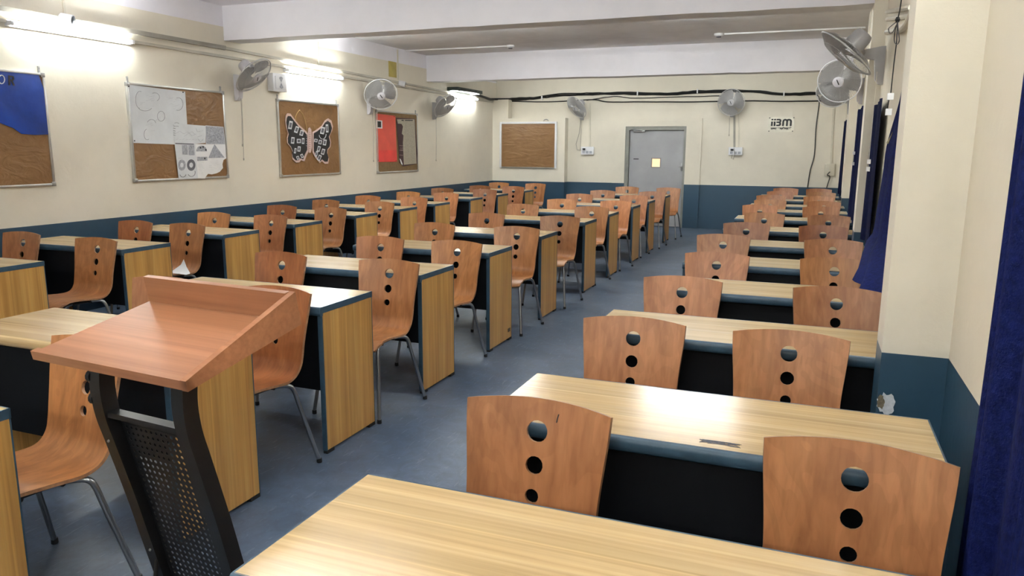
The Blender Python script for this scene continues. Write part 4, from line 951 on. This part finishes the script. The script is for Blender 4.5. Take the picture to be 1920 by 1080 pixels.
# loudspeaker box
p = wy(512, 155); root = empty('wall_speaker', p, 'white square wall speaker beside the butterfly board', 'speaker')
a, b = wy(498, 138), wy(529, 173)
y0_, y1_, z0_, z1_ = a.y + 0.02, b.y - 0.02, p.z - 0.105, p.z + 0.105
mb = MB(); mb.box((XW, y0_, z0_), (XW + 0.09, y1_, z1_), bev=0.006); mb.build('case', M['white_pl'], root)
mb = MB(); mb.box((XW + 0.09, y0_ + 0.035, z0_ + 0.03), (XW + 0.10, y1_ - 0.02, z1_ - 0.03), bev=0.004); mb.build('front_plate', M['white_pl'], root)
mb = MB(); cy, cz = (y0_ + y1_) / 2 + 0.008, p.z
for s in (1, -1): mb.prism([(XW + 0.1, cy, cz)] + [(XW + 0.1, cy + 0.055 * math.sin(math.radians(t)), cz + s * 0.07 * math.cos(math.radians(t))) for t in range(-40, 41, 8)], (0.002, 0, 0))
mb.build('grille', M['ink_l'], root)
p = wy(728, 114); q = wy(743, 146); mb = MB(); mb.box((XW, p.y, q.z), (XW + 0.008, q.y, p.z), bev=0.003)
for y, z in ((p.y + 0.02, p.z - 0.02), (q.y - 0.04, q.z + 0.02)): mb.lathe([(0, 0.008), (0.004, 0.006)], (XW + 0.008, y, z), (1, 0, 0), 8)
tag(mb.build('blank_plate', M['yellow'], org=p), 'mustard yellow blanking plate high on the left wall', 'plate')
# network switch tray under the far beam
p0_, p1_ = wy(838, 156), wy(885, 160); root = empty('network_switch', (XW, (p0_.y + p1_.y) / 2, p1_.z), 'dark network switch on the left wall under the far beam', 'network switch')
ya_, yb_ = p0_.y, p1_.y; zs = 2.50
mb = MB(); mb.box((XW, ya_, zs), (XW + 0.22, yb_, zs + 0.06), bev=0.004); mb.build('switch_case', M['netbox'], root)
mb = MB(); 
for k in range(12): mb.box((XW + 0.22, ya_ + 0.1 + k * 0.06, zs + 0.015), (XW + 0.223, ya_ + 0.14 + k * 0.06, zs + 0.04))
mb.build('port_row', M['ink_d'], root)
mb = MB()
for y in (ya_ + 0.1, yb_ - 0.1): mb.box((XW, y - 0.015, zs - 0.12), (XW + 0.02, y + 0.015, zs)); mb.box((XW, y - 0.015, zs - 0.012), (XW + 0.2, y + 0.015, zs))
mb.build('shelf_bracket', M['white_pl'], root)
# cables
rr = random.Random(21)
def wander(pts, amp, n=5):
    P_ = catmull(pts, n); return [p + V((0, 0, rr.uniform(-amp, amp))) for p in P_]
XB = XW + 0.03; yk = YW - 0.23
left_run = [V((XB, yb_ - 0.05, zs + 0.02)), V((XB, yb_ + 0.25, 2.50)), V((XB, yk - 0.15, 2.455))]
def back_run(px, off): return [onY(u, v, YW - off) for u, v in px]
BR_ = back_run([(960, 186), (1000, 184), (1040, 179), (1100, 177), (1170, 175), (1250, 177), (1310, 172), (1400, 171), (1470, 176), (1530, 175.5)], 0.02)
cn = V((XW + 0.06, yk + 0.0, 2.47)); cn2 = V((onY(955, 187, YW).x + 0.02, YW - 0.06, 2.475))
for k, (dz, r, nm) in enumerate(((0.0, 0.017, 'thickest'), (0.022, 0.012, 'upper'), (-0.020, 0.012, 'lower'))):
    path = wander([p + V((0, 0, dz * 0.6)) for p in left_run], 0.004) + [cn + V((0, 0, dz * .5)), cn2 + V((0, 0, dz * .5))] + wander([p + V((0, 0, dz * rr.uniform(0.4, 1.1))) for p in BR_], 0.006, 6)
    pipe('black_cable', path, r, 'cable', nm + ' black cable of the bundle across the far wall', 'cable', 6, 'black cables on the far wall')
path = wander(back_run([(960, 190), (1030, 191), (1110, 187), (1140, 191), (1200, 191), (1300, 191), (1400, 189), (1470, 190), (1555, 189)], 0.014), 0.002, 6)
pipe('black_cable', path, 0.011, 'cable', 'single black cable running below the bundle across the far wall', 'cable', 6, 'black cables on the far wall')
path = wander(back_run([(1100, 188), (1150, 181), (1190, 184), (1260, 182), (1340, 180), (1365, 179)], 0.014), 0.003, 6)
pipe('black_cable', path, 0.008, 'cable', 'short thin black cable between bundle and lower cable, above the door', 'cable', 6, 'black cables on the far wall')
path = wander(back_run([(1520, 176), (1533, 179), (1536, 192), (1530, 240), (1527, 290), (1519, 320), (1514, 352)], 0.014), 0.0, 6)
pipe('hanging_cable', path, 0.009, 'cable', 'black cable hanging down the far wall right of the logo plate', 'cable', 6)
# clips of the bundle
for u, v in ((1017, 184), (1196, 175), (1308, 171), (1470, 176)):
    p = wb(u, v); mb = MB(); mb.box((p.x - 0.012, YW - 0.045, p.z - 0.04), (p.x + 0.012, YW, p.z + 0.04)); tag(mb.build('cable_clip', M['pvc_w'], org=p), 'white cable clip on the far wall bundle', 'clip', 'cable clips on the far wall')
# socket boxes and conduits on the far wall
def socket_box(u0, v0, u1, v1, label, mat_='white_pl'):
    a, b = wb(u0, v0), wb(u1, v1); root = empty('socket_box', ((a.x + b.x) / 2, YW, b.z), label, 'socket', 'socket boxes on the far wall')
    mb = MB(); mb.box((a.x, YW - 0.06, b.z), (b.x, YW, a.z), bev=0.006); mb.build('box', M[mat_], root)
    mb = MB(); w_, h_ = b.x - a.x, a.z - b.z
    for k in range(3): mb.box((a.x + w_ * (0.12 + 0.28 * k), YW - 0.063, b.z + h_ * 0.15), (a.x + w_ * (0.32 + 0.28 * k), YW - 0.06, b.z + h_ * 0.45))
    mb.build('socket', M['ink_l'], root)
    mb = MB(); mb.box((a.x + w_ * 0.15, YW - 0.09, b.z + h_ * 0.55), (a.x + w_ * 0.35, YW - 0.06, b.z + h_ * 0.8), bev=0.004); mb.build('plug', M['ink_d'], root)
    return a, b
a, b = socket_box(1091, 275, 1114, 290, 'white socket box on the far wall left of the door')
trunk('wall_conduit', (wb(1106, 200).x, YW, wb(1106, 193).z), (wb(1106, 275).x, YW, a.z), 0.03, 0.02, (0, -1, 0), 'pvc', 'vertical conduit down to the socket box left of the door')
pipe('fan_cord', back_run([(1089, 222), (1086, 250), (1080, 270), (1082, 281), (1092, 282), (1095, 279)], 0.03), 0.006, 'pvc_d', 'grey flex from the left far fan to its socket', 'cord', 6)
a, b = socket_box(1367, 276, 1392, 291, 'white socket box on the far wall right of the door')
for u in (1377, 1385): trunk('wall_conduit', (wb(u, 214).x, YW, wb(u, 214).z), (wb(u, 276).x, YW, a.z), 0.02 if u > 1380 else 0.035, 0.02, (0, -1, 0), 'pvc' if u > 1380 else 'pvc_d', ('thin' if u > 1380 else 'darker') + ' vertical conduit above the socket box right of the door')
pipe('fan_cord', back_run([(1376, 277), (1378, 288), (1375, 299), (1371, 296), (1373, 290)], 0.07), 0.005, 'pvc_d', 'grey flex looping below the right far socket', 'cord', 6)
a_, b_ = wb(1547, 307), wb(1564, 330); root = empty('junction_box', ((a_.x + b_.x) / 2, YW, b_.z), 'beige junction box low on the far wall at the right corner', 'junction box')
mb = MB(); mb.box((a_.x, YW - 0.05, b_.z), (b_.x, YW, a_.z), bev=0.006); mb.build('box', M['pvc'], root)
mb = MB(); mb.tube(catmull(back_run([(1556, 322), (1551, 328), (1556, 331), (1553, 342), (1550, 352)], 0.055), 5), 0.008, 6); mb.build('cable_tail', M['cable'], root)
trunk('wall_conduit', (wb(1563, 204).x, YW, wb(1563, 204).z), (wb(1558, 307).x, YW, a_.z), 0.03, 0.02, (0, -1, 0), 'pvc', 'vertical conduit above the beige junction box')
# ceiling detectors with their conduits (between the beams)
for u, v, xe, nm in ((957, 85, 'L', 'left'), (1348, 63, 'R', 'right')):
    p = onZ(u, v, ZC); root = empty('smoke_detector', (p.x, p.y, ZC), 'small white ceiling detector between the beams, %s one' % nm, 'detector', 'ceiling detectors')
    mb = MB(); mb.lathe([(0, 0.06), (0.02, 0.062), (0.035, 0.045)], (p.x, p.y, ZC), (0, 0, -1), 20); mb.build('detector_base', M['white_pl'], root)
    mb = MB(); mb.lathe([(0.035, 0.035), (0.05, 0.03), (0.052, 0.0)], (p.x, p.y, ZC), (0, 0, -1), 20); mb.build('sensor', M['ink'], root)
    x2 = XW if xe == 'L' else 0.5
    trunk('ceiling_conduit', (p.x + (-0.07 if xe == 'L' else 0.07), p.y, ZC), (x2, p.y, ZC), 0.025, 0.018, (0, 0, -1), 'pvc_w', 'white conduit on the ceiling running to the %s detector' % nm)
# pipes and cords at the top of the right wall
px_ = [onX(u, v, XR0 - 0.04) for u, v in ((1722, 0), (1712, 22), (1700, 46), (1684, 56), (1664, 60))]
pipe('wall_pipe', catmull(px_, 5), 0.022, 'pvc', 'bent cream pipe at the top of the window-side wall', 'pipe', 10)
for k, (v0, v1) in enumerate(((22, 14), (36, 30))):
    pipe('wall_pipe', [onX(1664, v0, XR0 - 0.025), onX(1708, v1, XR0 - 0.025)], 0.016, 'pvc', ('upper' if k == 0 else 'lower') + ' straight cream pipe beside the bent one', 'pipe', 8)
mb = MB()
pa = [onX(u, v, XR0 - 0.09) for u, v in ((1690, 0), (1687, 20), (1683, 37), (1681, 80), (1676, 120), (1670, 177))]
org_ = pa[0]; mb.tube(pa, 0.0032, 6, 0); mb.lathe([(-0.014, 0.008), (0, 0.014), (0.014, 0.008)], pa[2], (0, 0, 1), 10, 0)
mb.tube(catmull([onX(u, v, XR0 - 0.09) for u, v in ((1683, 40), (1678, 60), (1677, 78), (1682, 83), (1686, 76), (1684, 55), (1683, 40))], 5), 0.0028, 5, 0)
mb.tube(catmull([onX(u, v, XR0 - 0.09) for u, v in ((1682, 40), (1672, 48), (1666, 54), (1668, 62), (1674, 60), (1680, 48))], 5), 0.0028, 5, 0)
mb.tube([onX(1667, 186, XR0 - 0.09), onX(1664, 204, XR0 - 0.09)], 0.0028, 5, 0)
for u, v in ((1669.5, 181), (1666, 210)):
    c = onX(u, v, XR0 - 0.09); mb.box(c - V((0.016, 0.016, 0.018)), c + V((0.016, 0.016, 0.018)), 1)
tag(mb.build('pull_cord', [M['cable'], M['pvc_w']], org=org_), 'knotted black cord with two white pulls hanging beside the curtain', 'cord')
for (u, v, xx, nm) in ((1601, 287, 0.40, 'farther'), (1629, 303, 0.38, 'nearer')):
    mb = MB(); c = onX(u, v, xx); d = onX(u - 1.5, v + (20 if nm == 'farther' else 14), xx); top = V((c.x, c.y, 2.05))
    mb.tube([top, c, d], 0.002, 5, 0)
    for q in (c, d): mb.box(q - V((0.012, 0.012, 0.016)), q + V((0.012, 0.012, 0.016)), 1)
    tag(mb.build('pull_cord', [M['pvc'], M['pvc_w']], org=c), 'fan pull cord with two white pulls, the %s one on the dark curtains' % nm, 'cord')

# ================================================================== CURTAINS
def curtain(label, zt, zb, fy0, fy1, fx, folds, amp, mat_, nu=64, nv=26, th=0.004, topsag=0.0):
    """fy0/fy1/fx: functions of height fraction (0 bottom, 1 top) and run"""
    mb = MB(); rows = []
    for j in range(nv + 1):
        h_ = j / nv; row = []
        for i in range(nu + 1):
            s = i / nu; y = fy0(h_) + (fy1(h_) - fy0(h_)) * s
            ph = s * folds * 2 * math.pi; a = amp * (0.75 + 0.5 * math.sin(s * 9 + 1)) * (1.1 - 0.35 * h_)
            x = fx(s, h_) - a * (math.sin(ph) + 0.35 * math.sin(2.3 * ph + 0.7 + h_ * 2))
            ztop = zt - topsag * (s ** 1.5)
            row.append(mb.bm.verts.new((x, y + 0.012 * math.sin(ph * 1.3 + h_ * 3), zb + (ztop - zb) * h_)))
        rows.append(row)
    for j in range(nv):
        for i in range(nu): mb.bm.faces.new((rows[j][i], rows[j][i + 1], rows[j + 1][i + 1], rows[j + 1][i]))
    bmesh.ops.solidify(mb.bm, geom=mb.bm.faces[:], thickness=th)
    o = mb.build('curtain', M[mat_], org=V((fx(0, 0), fy0(0), zb)), angle=80)
    return tag(o, label, 'curtain', 'blue curtains')
curtain('royal blue velvet curtain hanging at the right edge, nearest the camera', 2.1, 0.12, lambda h_: 1.46, lambda h_: 1.985 - 0.03 * math.sin(h_ * 3), lambda s, h_: 0.415, 3.2, 0.022, 'curtain')
def c1x(s, h_):
    low = max(0.0, 1 - h_ / 0.16); return 0.415 - 0.15 * low * max(0, min(1, (s - 0.45) / 0.3)) * math.sin(min(1, s / 0.8) * math.pi / 2) * s
curtain('blue curtain bunched behind the nearest pier, its hem flaring over a desk', 2.05, 0.79, lambda h_: 3.06, lambda h_: lerpt(h_, [(0, 4.60), (0.14, 5.45), (0.56, 5.15), (0.88, 4.50), (1.0, 4.35)]), c1x, 4.2, 0.018, 'curtain', topsag=0.05)
curtain('navy curtain hanging before the second pier, second from the camera at right', 1.87, 0.80, lambda h_: 6.02, lambda h_: 6.88, lambda s, h_: 0.432, 3, 0.014, 'curtain_d', topsag=0.03)
curtain('navy curtain narrow strip between second and third piers', 1.92, 0.80, lambda h_: 8.0, lambda h_: 9.1, lambda s, h_: 0.42, 3, 0.014, 'curtain_d')
curtain('navy curtain thinnest strip, farthest along the window-side wall', 1.95, 0.80, lambda h_: 12.7, lambda h_: 13.6, lambda s, h_: 0.445, 3, 0.012, 'curtain_d')
mb = MB(); c = [onX(u, v, 0.395) for u, v in ((1662, 268), (1670, 254), (1673, 248), (1668, 262), (1665, 270))]
mb.prism(c, (0.003, 0, 0)); tag(mb.build('loose_lining', M['lining'], org=c[0]), 'khaki scrap of lining poking out beside the bunched curtain', 'fabric')
